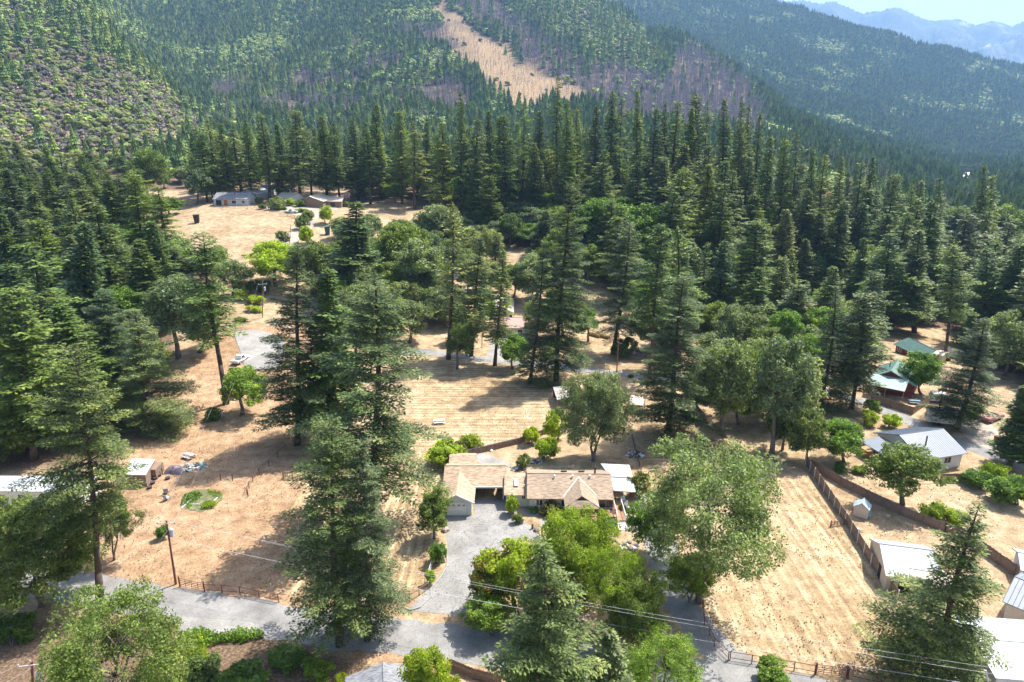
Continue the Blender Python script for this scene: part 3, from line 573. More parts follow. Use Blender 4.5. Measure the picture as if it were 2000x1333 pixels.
# shrubs and small garden trees
def SH(kinds, cx, cy_, hw, label, hgt=None, name=None, cat=None, i=None):
    hgt = hgt or hw*1.7; T(kinds, cx, cy_-hgt*.5, cx, cy_+hgt*.5, hw, label, i, name=name, cat=cat)
for a in [(SHG, 1000, 987, 13, 'clipped green shrub at the driveway corner by the link wing', 40), (SHO, 1011, 1014, 10, 'small round shrub below the clipped driveway shrub', 20),
          (SHR, 1042, 994, 10, 'dark shrub under the left front window', 14), (SHRU, 1074, 993, 18, 'wide rusty shrub under the front windows', 26), (SHO, 1098, 999, 12, 'low shrub beside the porch', 16),
          (SHR, 855, 1082, 18, 'dark round shrub at the bend of the driveway', 42), (SHG, 840, 1128, 10, 'narrow lime-green shrub against the rail fence', 34),
          (SHRU, 1250, 948, 22, 'flowering oleander hedge beside the white patio roof', 48), (SHRU, 1216, 995, 8, 'flowering bush beside the deck stairs', 22),
          (SHO, 1022, 902, 12, 'conical shrub behind the link wing', 28), (SHG, 1068, 876, 22, 'bright green bush behind the main house', 46), (SHG, 1085, 830, 20, 'tall bright bush left of the rounded grey oak', 60),
          (SHG, 1037, 850, 15, 'bright bush in front of the stone wall', 36), (SHG, 920, 866, 20, 'bright round bush at the end of the stone wall', 34), (SHG, 870, 885, 36, 'spreading green bush behind the garage wing', 42), (SHRU, 898, 880, 16, 'reddish bush beside the bright round bush', 30),
          (SHG, 1742, 822, 16, 'lime-green sapling on the grass by the back road', 30), (SHG, 1698, 818, 16, 'lime-green sapling left of its twin by the back road', 30),
          (SHR, 1910, 935, 24, 'round dark shrub at the end of the short board fence', 34), (SHG, 1948, 925, 22, 'bright shrub behind the round dark shrub', 38), (SHR, 1975, 958, 36, 'large round shrub at the right edge', 56),
          (SHG, 1830, 1003, 26, 'bright bush outside the inner board fence', 36), (SHG, 1868, 1012, 20, 'lime bush next to the bright bush outside the board fence', 32),
          (SHR, 1640, 915, 14, 'low shrub inside the fence top corner', 18), (SHG, 1680, 918, 14, 'low shrub beside the porch of the blue-roofed house', 16),
          (SHR, 415, 810, 18, 'dark low bush at the foot of the slim leaning fir', 20), (SHR, 316, 1040, 12, 'bush at the transformer of the field power pole', 28),
          (SHR, 1505, 1318, 34, 'green bush below the rail fence at the bottom', 40), (SHR, 470, 1328, 46, 'dark bush in the shade below the road', 40), (SHO, 400, 1310, 36, 'yellowish bush in the shade below the road', 44),
          (SHR, 560, 1285, 34, 'dark shrub on the shaded bank below the street', 30), (SHR, 618, 1312, 30, 'second dark shrub on the shaded bank, nearer the grey roof', 34), (SHO, 330, 1345, 40, 'olive shrub below the road beside the low spreading oak', 50), (SHR, 20, 1230, 40, 'dark shrub under the wide olive oak', 40), (SHG, 668, 1328, 14, 'yellow-green bush left of the grey roof at the bottom', 26),
          (SHO, 590, 435, 13, 'dark shrub at the corner of the pale meadow', 30), (SHGR, 602, 420, 13, 'silvery shrub at the corner of the gravel yard', 22), (SHGR, 552, 462, 12, 'greyish shrub above the lime-green tree', 22),
          (SHG, 597, 458, 14, 'pale lime shrub along the gravel lane', 38), (SHG, 470, 575, 14, 'round lime shrub in the garden above the turning circle', 22), (SHG, 500, 585, 17, 'wide lime shrub in the garden above the turning circle', 18), (SHG, 497, 604, 15, 'lowest lime shrub in the garden above the turning circle', 12),
          (SHO, 512, 560, 16, 'brownish shrub in the garden above the turning circle', 30), (SHR, 488, 560, 9, 'small garden tree above the turning circle', 22), (SHO, 470, 625, 12, 'brown low shrub beside the turning circle', 10),
          (SHGR, 540, 398, 16, 'grey-green bush between the grey and tan far houses', 24), (SHG, 565, 395, 10, 'lime bush left of the tan far house', 16), (SHR, 588, 398, 12, 'round bush in front of the tan far house', 14), (SHO, 506, 392, 8, 'bush at the corner of the grey far house', 16), (SHO, 512, 404, 8, 'low bush at the end of the meadow bank', 10), (SHG, 555, 407, 6, 'lime bush above the parked pickup', 8), (SHG, 590, 411, 12, 'green bush right of the parked pickup', 8), (SHG, 675, 398, 8, 'lime bush right of the tan far house', 12),
          (SHR, 1220, 680, 22, 'dark ivy-like bush at the foot of the red power pole', 36), (SHR, 1232, 735, 5, 'tiny bush on the verge right of the red power pole', 8), (SHR, 1705, 795, 14, 'green bush at the start of the long back fence', 30), (SHG, 1900, 800, 20, 'sunny weeds bush behind the box trailer', 24)]:
    SH(*a)
for i, (px, py) in enumerate([(1500, 1120), (1520, 1180)]): pass
# ---- fill the woods: each tree its own, kept off the clearings ----
F_L = [(-260, 330), (120, 330), (290, 400), (300, 450), (360, 500), (400, 560), (320, 640), (320, 740), (200, 870), (-260, 900)]
F_B = [(290, 372), (420, 366), (500, 360), (680, 366), (830, 392), (900, 400), (900, 340), (280, 330)]
F_R = [(850, 385), (950, 470), (1080, 490), (1160, 530), (1200, 600), (1320, 610), (1390, 570), (1500, 565), (1680, 585), (1720, 640), (1860, 610), (1900, 700), (2000, 760), (2280, 800), (2280, 380), (1700, 350), (1500, 330), (850, 330)]
F_M = [(650, 470), (740, 440), (880, 450), (960, 480), (1150, 500), (1160, 560), (1060, 570), (930, 590), (860, 660), (780, 680), (640, 650), (590, 570)]
F_P = [(1240, 560), (1700, 560), (1720, 700), (1690, 760), (1500, 770), (1380, 730), (1230, 640)]
F_N = [(-260, 900), (200, 900), (150, 1130), (-260, 1080)]
KEEP = [[(0, 905), (170, 905), (170, 965), (0, 965)], [(300, 432), (370, 402), (420, 396), (560, 412), (595, 430), (560, 470), (500, 500), (450, 480)], [(425, 374), (680, 366), (680, 415), (425, 405)], [(725, 404), (830, 404), (830, 428), (740, 430)],
        [(958, 580), (1012, 580), (1020, 665), (960, 660)], [(1742, 654), (1850, 664), (1850, 705), (1745, 690)], [(1715, 698), (1775, 698), (1775, 760), (1715, 755)], [(455, 560), (600, 540), (560, 720), (455, 720)],
        [(345, 680), (420, 680), (440, 800), (350, 800)], [(560, 440), (640, 405), (650, 430), (590, 480)], [(980, 492), (1040, 490), (1040, 515), (985, 512)], [(878, 542), (925, 540), (925, 562), (878, 560)]]
SKYL = [(-300, 240), (0, 285), (100, 270), (250, 300), (330, 245), (430, 262), (600, 250), (760, 235), (1000, 235), (1200, 232), (1450, 235), (1500, 285), (1600, 315), (1700, 345), (1850, 400), (2000, 430), (2300, 430)]
LMK = {'right': [(960, 'pink-roofed cottage'), (1110, 'tallest dark fir clump'), (1230, 'red power pole'), (1350, 'massive dark fir'), (1500, 'sunny brush patch'), (1650, 'green-roofed house'), (1780, 'red cottage'), (1900, 'box trailer'), (2100, 'red bin at the edge')]}
def place(grp, bx, by, y):
    if 'right' in grp or 'brush' in grp or 'pale crest' in grp:
        l = min(LMK['right'], key=lambda q: abs(q[0]-bx))[1]; dp = 'just behind' if y < 225 else 'well behind' if y < 275 else 'far behind'; return dp+' the '+l
    if 'left' in grp and 'edge' not in grp:
        return 'above the pale meadow' if by < 420 else 'beside the pale meadow' if by < 520 else 'uphill of the slim leaning fir' if by < 640 else 'uphill of the bushy pale fir' if by < 780 else 'uphill of the mobile home'
    if 'belt' in grp: return 'behind the grey far house' if bx < 520 else 'behind the tan far house' if bx < 690 else 'behind the far green clearing'
    if 'middle' in grp: return 'left of the narrow verge fir' if bx < 860 else 'behind the pink-roofed cottage' if bx < 1010 else 'behind the tallest dark fir clump'
    return 'beside the mobile home'
def fill(poly, n, spacing, kinds, pb, bk, hr, rr, lab, labb, grp, seed, skyoff=0, ymax=345, hb=(8, 15)):
    g = np.random.default_rng(seed); xs = [p[0] for p in poly]; out = 0
    Yc = g.uniform(60, ymax, n*60)**1.0; Xc = g.uniform(-.95, .95, n*60)*Yc*1.0
    for x, y in zip(Xc, Yc):
        if out >= n: break
        z = gz(x, y); bx, by, d = proj(x, y, z)
        if not inpoly(np.array([bx]), np.array([by]), poly)[0]: continue
        if any((x-a)**2+(y-b_)**2 < (spacing if r > 2 else 3)**2 for a, b_, r in PLANTED): continue
        br = g.random() < pb; h = g.uniform(*(hb if br else hr)); ylim = np.interp(bx, [s[0] for s in SKYL], [s[1] for s in SKYL])+g.uniform(-14, 26)+skyoff
        for _ in range(8):
            tx, ty, _d = proj(x, y, z+h)
            if ty >= ylim: break
            h *= .93
        if h < (5 if br else 12): continue
        r = g.uniform(*rr)*(1.15 if br else 1.18); bad = False; hwp = r*F/d
        for f in (0, .25, .5, .75, .95):
            qx, qy, _d = proj(x, y, z+h*f); ww = hwp*(1-f*.7)*.8
            if any(inpoly(np.array([qx-ww, qx, qx+ww]), np.array([qy]*3), K).any() for K in KEEP): bad = True
        if bad: continue
        if br:
            kk = bk[g.integers(len(bk))]; k = kk[g.integers(len(kk))]; wh = place(grp, bx, by, y); sz = 'tall' if h > (hb[0]+hb[1])/2 else 'low'; ad = {L_OAK: 'olive', L_OAKG: 'pale grey-green', L_MID: 'fresh green'}[k.c.materials[0]]; plant(k, x, y, h, r, '%s %s round-crowned tree %s' % (sz, ad, wh), '%s %s round-crowned trees %s' % (sz, ad, wh), name={'olive': 'oak_tree', 'pale grey-green': 'madrone_tree', 'fresh green': 'broadleaf_tree'}[ad], cat={'olive': 'oak tree', 'pale grey-green': 'madrone tree', 'fresh green': 'broadleaf tree'}[ad])
        else:
            j = g.integers(len(kinds)); k = kinds[j]; sz = 'tall' if h > (hr[0]+hr[1])/2 else 'shorter'
            wh = place(grp, bx, by, y); ad = {L_FIR: 'dark', L_FIRG: 'grey-green', L_FIRY: 'yellowish'}[k.c.materials[0]]; plant(k, x, y, h, r, '%s %s fir %s' % (sz, ad, wh), '%s %s firs %s' % (sz, ad, wh))
        out += 1
    print('fill', grp, out)
# belt edge: tips against the mountainside, left to right
TIPS = [(388, 255), (405, 232), (432, 240), (455, 252), (478, 232), (512, 225), (540, 240), (575, 214), (598, 248), (628, 225), (652, 240), (690, 226), (715, 238), (735, 202), (780, 215), (806, 235), (832, 236), (862, 240), (898, 178), (930, 232), (955, 215), (985, 222), (1022, 200), (1052, 215), (1090, 148), (1105, 200), (1128, 212), (1166, 206), (1195, 178), (1215, 188), (1246, 176), (1282, 212), (1302, 200), (1322, 196), (1352, 208), (1360, 184), (1382, 192), (1416, 192), (1450, 196), (1465, 205), (1484, 222), (1505, 264), (1532, 270), (1556, 256), (1590, 290), (1612, 302), (1646, 304), (1682, 316), (1706, 304), (1745, 338), (1782, 356), (1800, 350), (1836, 346), (1922, 322), (1942, 340)]
ORD = 'first second third fourth fifth sixth seventh eighth ninth tenth eleventh twelfth thirteenth fourteenth fifteenth sixteenth seventeenth eighteenth nineteenth twentieth'.split(); cnt = {}
for i, (tx, ty) in enumerate(TIPS):
    Y = 330+(i*37 % 23)-10 if tx < 860 else 300+(i*31 % 25) if tx < 1500 else 265+(i*29 % 25)
    where = ('along the belt behind the far houses' if tx < 680 else 'along the belt behind the far green clearing' if tx < 860 else 'on the rise below the bare scar' if tx < 1250 else 'on the rise below the grey snags' if tx < 1500 else 'where the skyline drops to the valley')
    grp = 'skyline firs '+where
    cnt[where] = cnt.get(where, -1)+1
    T((FIR, FIRY, FIRY, FIRG)[i % 4], tx, ty, tx-(tx-1000)*.03, -Y, 24+(i*7 % 14), '%s fir tip from the left %s' % (ORD[cnt[where]], where), i, group=grp)
F_C = [(1000, 335), (1490, 335), (1520, 430), (980, 430)]
fill(F_C, 34, 8, FIRY, .95, [OAKM, OAKG, OAKG, OAK], (24, 30), (5, 7.5), '%s', '', 'pale crest right', 120, 40, 345, (18, 27))
F_E = [(1690, 500), (1760, 430), (2280, 440), (2280, 640), (1960, 650), (1760, 600)]
fill(F_E, 40, 5.5, FIRY, .92, [OAKG, OAKG, OAK], (20, 26), (4.5, 6.5), '%s', '', 'pale crest right', 121, 0, 345, (14, 22))
F_Q = [(1380, 750), (1500, 755), (1590, 790), (1560, 890), (1450, 850), (1350, 800)]
fill(F_Q, 9, 5.5, FIR, .9, [OAK, OAKG], (16, 22), (3.5, 5), '%s', '', 'brush', 122, 60, 345, (9, 14))
fill(F_R, 195, 6.8, FIR+FIRY+FIRG, .46, [OAKG, OAK, OAKM], (25, 40), (5.0, 7.4), '%s dark fir massed in the right-hand wood', 'broadleaf tree massed among the right-hand wood firs', 'right wood', 101)
fill(F_L, 150, 6.6, FIR+FIRG+FIRY, .25, [OAK, OAKG, OAKM], (18, 32), (4.8, 7.0), '%s fir massed in the left hillside wood', 'broadleaf tree massed among the left hillside firs', 'left wood', 102)
fill(F_B, 45, 6.5, FIR, .15, [OAK, OAKG], (28, 42), (4.8, 7), '%s fir in the belt behind the far houses', 'low broadleaf tree under the belt behind the far houses', 'far belt', 103)
fill(F_M, 80, 4.8, FIRG, .85, [OAK, OAKG, OAKG], (14, 20), (3.6, 5.2), '%s fir in the middle grove beyond the back road', 'olive tree in the middle grove beyond the back road', 'middle grove', 104)
fill(F_P, 44, 5.2, FIR+FIRG, .6, [OAK, OAKG, OAKM], (18, 26), (3.4, 5.2), '%s fir beyond the sunny brush patch', 'olive tree by the sunny brush patch', 'brush patch', 106)
fill(F_N, 12, 8, FIRG, .6, [OAK, OAKG], (16, 24), (3.2, 4.8), '%s fir beside the pale roof at the left edge', 'olive tree beside the pale roof at the left edge', 'left edge', 105)
U_ = FIR+FIRY
fill(F_R, 90, 5.2, U_, 1.0, [OAKG, OAK, OAKM], (16, 22), (4.2, 6.2), '%s young fir under the right-hand wood', 'rounded understory tree in the right-hand wood', 'right understory', 111, 60)
fill(F_L, 60, 5.0, U_, 1.0, [OAKG, OAK, OAKM], (14, 20), (3.8, 5.6), '%s young fir under the left hillside wood', 'rounded understory tree in the left hillside wood', 'left understory', 112, 60)
fill(F_B, 40, 4.6, U_, 1.0, [OAKG, OAK], (14, 20), (3.4, 5), '%s young fir at the foot of the far belt', 'low rounded tree at the foot of the far belt', 'belt understory', 113, 60, 400)
RANK2 = []                                                          # the belt's second rank: one mass, beyond the 300 counted firs
for i in range(60):
    tx = 395+i*13+(i*53 % 11); ty = 240+(i*29 % 40); Y = 342+(i*17 % 26); z = 20
    for _ in range(4): x = (tx-CX)/F*(Y*cT+(HC-z)*sT); z = gz(x, Y)
    h = HC-w_of(Y, ty)-z
    if h > 12: RANK2.append((x, Y, z, h))
print('trees', ntree)
# ---------------- buildings ----------------
R_SH = shingle('brown_shingles', (.37, .28, .20)); R_SH2 = shingle('tan_shingles', (.45, .335, .23)); R_GREY = shingle('grey_shingles', (.25, .26, .28)); R_PINK = paint('pink_metal', (.50, .30, .26), .6, .1); R_WHITE = paint('white_metal', (.50, .52, .56), .5, .15, .8); R_TAN = paint('tan_metal', (.62, .54, .43), .6, .1)
R_BLUE = paint('blue_grey_metal', (.17, .20, .235), .45, .1, .8); R_GREEN = paint('pale_green_metal', (.20, .32, .27), .5, .12, .8); R_DKGR = paint('dark_green_roofing', (.035, .11, .095), .7, .3, 1.2)
W_WHITE = paint('white_siding', (.70, .70, .68), .7, .06); W_GREY = paint('pale_siding', (.55, .58, .56), .7, .08); W_RED = paint('barn_red_siding', (.24, .05, .045), .8, .2, 3); W_CREAM = paint('cream_siding', (.62, .54, .44), .8, .08); W_WOOD = paint('weathered_wood', (.27, .19, .14), .9, .3, 4); W_DECK = paint('deck_wood', (.40, .22, .13), .85, .25, 4)
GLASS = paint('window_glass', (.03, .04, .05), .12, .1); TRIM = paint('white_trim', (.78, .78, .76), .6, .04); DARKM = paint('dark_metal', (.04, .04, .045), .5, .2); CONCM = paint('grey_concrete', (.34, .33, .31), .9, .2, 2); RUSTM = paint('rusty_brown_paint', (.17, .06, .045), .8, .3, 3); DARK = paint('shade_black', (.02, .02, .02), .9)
def gframe(A, B):
    A = np.array(A[:2], float); B = np.array(B[:2], float); d = B-A; L = np.linalg.norm(d); d /= L; n = np.array([-d[1], d[0]]); return A, d, n, L
def roofpart(name, A, B, hw, ez, rz, m, par, oh=.45, oe=.4, th=.16, ribs=0, hw2=None):
    """gable roof over the ridge line A-B; hw towards the right-hand side, hw2 towards the left of A->B"""
    A, d, n, L = gframe(A, B); hw2 = hw2 or hw; b = MB()
    for s, h in ((-1, hw), (1, hw2)):
        sl = (rz-ez)/h; e = h+oh
        p = lambda u, v, dz=0: tuple(A+d*u+n*s*v)+(rz-sl*v+dz,)
        b.slab([p(-oe, 0), p(L+oe, 0), p(L+oe, e), p(-oe, e)], th)
        if ribs:
            k = int((L+2*oe)/ribs)
            for i in range(k+1):
                u = -oe+(L+2*oe)*i/k; b.add([p(u-.035, 0, .004), p(u+.035, 0, .004), p(u+.035, e, .004), p(u-.035, e, .004), p(u, 0, .05), p(u, e, .05)], [(0, 4, 5, 3), (4, 1, 2, 5), (0, 1, 4), (3, 5, 2)])
    return b.build(name, m, par)
def wallpart(name, A, B, hw, ez, rz, m, par, z0=0, hw2=None, cut=.17):
    A, d, n, L = gframe(A, B); hw2 = hw2 or hw; b = MB(); V = []
    for u in (0, L):
        for v, z in ((-hw, z0-.5), (hw2, z0-.5), (hw2, ez-cut), (0, rz-cut), (-hw, ez-cut)): V.append(tuple(A+d*u+n*v)+(z,))
    b.add(V, [(0, 1, 2, 3, 4), (9, 8, 7, 6, 5), (0, 5, 6, 1), (1, 6, 7, 2), (2, 7, 8, 3), (3, 8, 9, 4), (4, 9, 5, 0)])
    return b.build(name, m, par)
def opening(kind, A, B, hw, side, u, w, zl, zh, par, mf=None, mp=None, hw2=None):
    """window or door: side 'a'/'b' = long walls (right/left of A->B), 's'/'e' = gable ends; u along that wall"""
    A, d, n, L = gframe(A, B); hw2 = hw2 or hw
    o, dx, nn = {'a': (A-n*hw, d, -n), 'b': (A+n*hw2, d, n), 's': (A-n*hw, n, -d), 'e': (A+d*L-n*hw, n, d)}[side]
    def bx(u0, u1, z0, z1, p0, p1):
        q = [o+dx*u0+nn*p0, o+dx*u1+nn*p0, o+dx*u1+nn*p1, o+dx*u0+nn*p1]; b = MB(); b.hexa([tuple(x)+(z0,) for x in q], [tuple(x)+(z1,) for x in q]); return b
    if kind == 'door': f = bx(u, u+w, zl, zh, -.03, .05).build('door', mf or TRIM, par); bx(u+w*.8, u+w*.88, zl+.95, zl+1.05, .05, .11).build('handle', DARKM, f); return f
    f = MB()
    for a in ((u-.08, u+w+.08, zl-.08, zl), (u-.08, u+w+.08, zh, zh+.08), (u-.08, u, zl, zh), (u+w, u+w+.08, zl, zh), (u+w/2-.025, u+w/2+.025, zl, zh)):
        g_ = bx(*a, -.02, .06); f.add(g_.v, g_.f)
    f = f.build('window', mf or TRIM, par); bx(u, u+w, zl, zh, -.02, .02).build('pane', mp or GLASS, f); return f
def house(name, label, cat, A, B, hw, ez, rz, wm, rm, opens=(), ribs=0, oh=.45, oe=.4, hw2=None, group=None, chim=None, floor=0, mf=None):
    Am = (np.array(A[:2])+np.array(B[:2]))/2; z0 = min(gz(A[0], A[1]), gz(B[0], B[1])) if floor is None else floor
    r = thing(name, label, cat, (Am[0], Am[1], z0), group)
    wallpart('wall', A, B, hw, z0+ez, z0+rz, wm, r, z0, hw2)
    rf = roofpart('roof', A, B, hw, z0+ez, z0+rz, rm, r, oh, oe, ribs=ribs, hw2=hw2)
    A_, d, n, L = gframe(A, B); c = MB(); c.tube(tuple(A_-d*oe)+(z0+rz+.02,), tuple(A_+d*(L+oe))+(z0+rz+.02,), .07, .07, 5); c.build('ridge_cap', rm, rf)
    for o_ in opens: opening(o_[0], A, B, hw, o_[1], o_[2], o_[3], z0+o_[4], z0+o_[5], r, mf=(o_[6] if len(o_) > 6 else mf), hw2=hw2)
    if chim: q = A_+d*chim[0]+n*chim[1]; MB().tube((*q, z0+rz-1.2), (*q, z0+rz+.7), .12, .12, 8).build('flue', DARKM, rf)
    return r
def post(b, x, y, z0, z1, s=.07): return b.box(x-s, y-s, z0, x+s, y+s, z1)
# --- main ranch house: wings meet, roofs are parts of one house ---
mh = thing('ranch_house', 'tan-roofed ranch house with attached garage, open carport and white patio roof', 'house', (2, 94, 0))
hA, hB = (2.7, 95.2), (15.1, 94.9)
wallpart('wall', hA, hB, 4.1, 2.75, 4.3, W_GREY, mh); rf = roofpart('roof', hA, hB, 4.1, 2.75, 4.3, R_SH, mh, .5, .35); tag(rf, 'brown shingle roof of the main wing')
MB().tube((2.4, 95.2, 4.33), (15.4, 94.9, 4.33), .07, .07, 5).build('ridge_cap', R_SH2, rf)
for x in (6.6, 9.4, 12.1): MB().tube((x, 94.3, 3.9), (x, 94.3, 4.38), .11, .11, 8).tube((x, 94.3, 4.38), (x, 94.3, 4.5), .19, .15, 8).build('roof_vent', TRIM, rf)
MB().box(12.9, 95.5, 3.9, 13.15, 95.75, 5.3).build('chimney', RUSTM, rf)
for x in (7.8, 10.6): MB().slab([(x, 96.6, 3.95), (x+.9, 96.6, 3.95), (x+.9, 97.6, 3.57), (x, 97.6, 3.57)], .14).build('skylight', GLASS, rf)
for u, w, zl, zh in ((1.1, .9, 1.1, 2.1), (4.9, 1.5, 1.0, 2.1), (10.6, 2.1, .9, 2.2)): opening('window', hA, hB, 4.1, 'a', u, w, zl, zh, mh)
# garage wing (ridge runs towards the street)
gA, gB = (-8.35, 90.0), (-8.35, 97.6)
wallpart('wall', gA, gB, 2.25, 2.6, 3.75, W_GREY, mh); g1 = roofpart('roof', gA, gB, 2.25, 2.6, 3.75, R_SH2, mh, .45, .35); tag(g1, 'sunlit tan garage roof')
for s in (-1, 1): MB().slab([(-8.35, 89.6, 3.80), (-8.35+s*2.75, 89.6, 2.40), (-8.35+s*2.75, 89.72, 2.40), (-8.35, 89.72, 3.80)], .2).build('fascia', TRIM, g1)
gd = MB()
for i in range(4): gd.box(-9.85, 89.93, .06+i*.53, -6.95, 89.985, .57+i*.53)
gd = gd.build('garage_door', W_WHITE, mh)
for i in range(4):
    x = -9.7+i*.72; b = MB(); b.add([(x, 89.91, 1.72), (x+.5, 89.91, 1.72), (x+(.5 if i > 1 else .12), 89.91, 1.98)] if i > 1 else [(x, 89.91, 1.98), (x+.5, 89.91, 1.72), (x, 89.91, 1.72)], [(0, 1, 2)]); b.add([(x, 89.925, 1.7), (x+.5, 89.925, 1.7), (x+.25, 89.925, 2.0)], [(2, 1, 0)])
    b.build('pane', paint('amber_pane', (.30, .17, .12), .4), gd)
# carport wing
cA, cB = (-10.5, 98.0), (-1.3, 98.0)
cw = MB(); cw.box(-6.05, 101.0, -.1, -1.0, 101.15, 2.55); cw.box(-10.6, 97.8, -.1, -10.45, 101.1, 2.6); cw.box(-10.5, 101.0, -.1, -6.05, 101.14, 2.55); cw.box(-1.15, 95.2, -.1, -1.0, 101, 2.55); cw.build('wall', W_WOOD, mh)
g2 = roofpart('roof', cA, cB, 3.3, 2.7, 4.1, R_SH2, mh, .4, .3); tag(g2, 'tan roof over the open carport'); MB().tube((-10.8, 98, 4.13), (-1.0, 98, 4.13), .07, .07, 5).build('ridge_cap', R_SH2, g2)
MB().box(-6.0, 94.15, 2.28, -1.2, 94.3, 2.52).build('fascia', TRIM, g2)
b = MB(); post(b, -1.35, 94.6, 0, 2.5, .09); b.build('post', TRIM, mh)
wb = MB(); wb.box(-5.9, 100.2, 0, -1.3, 100.9, .9); wb.box(-5.6, 100.3, .9, -4.4, 100.8, 1.5); wb.box(-3.4, 100.3, .9, -2.9, 100.8, 1.3); wb.build('workbench', W_WOOD, mh)
# rear left wing
wallpart('wall', (-10.2, 103.3), (-6.4, 103.3), 2.1, 2.5, 3.3, W_GREY, mh); roofpart('roof', (-10.2, 103.3), (-6.4, 103.3), 2.1, 2.5, 3.3, R_SH2, mh, .3, .3)
# link wing
lA, lB = (-.95, 95.6), (2.6, 95.6); wallpart('wall', lA, lB, 3.1, 2.35, 3.5, W_WHITE, mh); g3 = roofpart('roof', lA, lB, 3.1, 2.4, 3.55, R_SH2, mh, .4, .25); tag(g3, 'low tan roof of the link wing')
MB().slab([(.3, 93.6, 3.03), (.95, 93.6, 3.03), (.95, 94.9, 3.5), (.3, 94.9, 3.5)], .16).build('skylight', R_WHITE, g3); MB().tube((1.9, 93.6, 2.7), (1.9, 93.6, 3.25), .09, .09, 8).build('roof_vent', TRIM, g3)
opening('window', lA, lB, 3.1, 'a', 2.5, .5, 1.4, 2.0, mh)
# entry porch with a dutch gable
px0, pz = 10.35, 4.0; pr = MB(); v = lambda x, y, z: (x, y, z)
for s in (-1, 1):
    pr.slab([v(px0, 94.4, pz), v(px0, 88.9, pz), v(px0+s*1.0, 88.7, 3.45), v(px0+s*2.55, 88.15, 2.55), v(px0+s*2.55, 91.0, 2.62), v(px0+s*.2, 94.2, 3.95)] if s > 0 else [v(px0-.2, 94.2, 3.95), v(px0-2.55, 91.0, 2.62), v(px0-2.55, 88.15, 2.55), v(px0-1.0, 88.7, 3.45), v(px0, 88.9, pz), v(px0, 94.4, pz)], .12)
pr.slab([v(px0-1.0, 88.72, 3.42), v(px0-2.55, 87.7, 2.55), v(px0+2.55, 87.7, 2.55), v(px0+1.0, 88.72, 3.42)], .12)
pr = pr.build('porch_roof', R_SH, mh)
MB().add([(px0-.95, 88.75, 3.42), (px0+.95, 88.75, 3.42), (px0, 88.95, 3.95)], [(0, 1, 2)]).add([(px0-.95, 88.85, 3.42), (px0+.95, 88.85, 3.42), (px0, 89.0, 3.93)], [(2, 1, 0)]).build('gable_vent', DARKM, pr)
b = MB()
for s in (-1, 1): b.tube((px0, 94.5, 4.06), (px0+s*2.6, 90.9, 2.72), .07, .07, 4)
b.build('flashing', TRIM, pr)
for x in (8.0, 10.35, 12.7): b = MB(); post(b, x, 88.0, 0, 2.45, .06); b.build('post', RUSTM, mh)
b = MB(); b.box(7.9, 87.8, .35, 12.8, 91.1, .45); b.build('porch_floor', W_DECK, mh)
b = MB(); b.box(8.0, 87.86, 1.15, 12.7, 87.94, 1.25)
for i in range(20): b.box(8.1+i*.24, 87.88, .45, 8.14+i*.24, 87.92, 1.15)
b.build('railing', RUSTM, mh)
opening('door', hA, hB, 4.1, 'a', 7.3, .95, .5, 2.4, mh, mf=RUSTM)
# side deck, ramp wall, stairs
b = MB(); b.box(13.2, 88.4, .75, 15.5, 90.8, .85); b.box(15.55, 87.4, .75, 16.7, 92.4, .85); b.build('deck', W_DECK, mh)
b = MB()
for i in range(5): b.box(15.6, 87.36-i*.3, .6-i*.15, 16.65, 87.36-i*.3+.34, .68-i*.15)
st = b.build('stair', TRIM, mh)
b = MB(); b.box(15.52, 85.9, .0, 15.58, 87.3, .5); b.box(16.68, 85.9, 0, 16.74, 87.3, .5); b.box(15.5, 87.4, 1.65, 15.58, 92.4, 1.72); b.box(16.68, 87.4, 1.65, 16.76, 92.4, 1.72)
for i in range(18): b.box(16.7, 87.4+i*.28, .85, 16.74, 87.44+i*.28, 1.65)
b.build('deck_railing', TRIM, mh)
MB().hexa([(11.8, 86.3, 0), (15.4, 87.6, 0), (15.4, 87.7, 0), (11.8, 86.4, 0)], [(11.8, 86.3, .7), (15.4, 87.6, 1.0), (15.4, 87.7, 1.0), (11.8, 86.4, .7)]).build('ramp_wall', paint('teal_paint', (.20, .34, .30), .7), mh)
# white patio roof
b = MB(); b.slab([(15.55, 92.3, 2.95), (18.9, 92.2, 2.75), (19.15, 96.2, 2.78), (15.55, 96.3, 2.98)], .12); b.slab([(15.55, 96.5, 3.05), (19.2, 96.4, 2.85), (19.35, 100.6, 2.88), (14.6, 100.7, 3.08)], .12)
for i in range(24): x = 15.7+i*.14; b.box(x, 92.35, 2.955-(x-15.55)*.06, x+.03, 96.2, 2.985-(x-15.55)*.06)
b.build('patio_roof', R_WHITE, mh)
for x, y in ((18.7, 92.5), (18.9, 96.3), (19.0, 100.3), (15.9, 92.5)): b = MB(); post(b, x, y, 0, 2.7, .06); b.build('post', RUSTM, mh)
MB().box(15.2, 98.6, 0, 19, 98.75, 2.6).build('patio_screen', W_WOOD, mh)
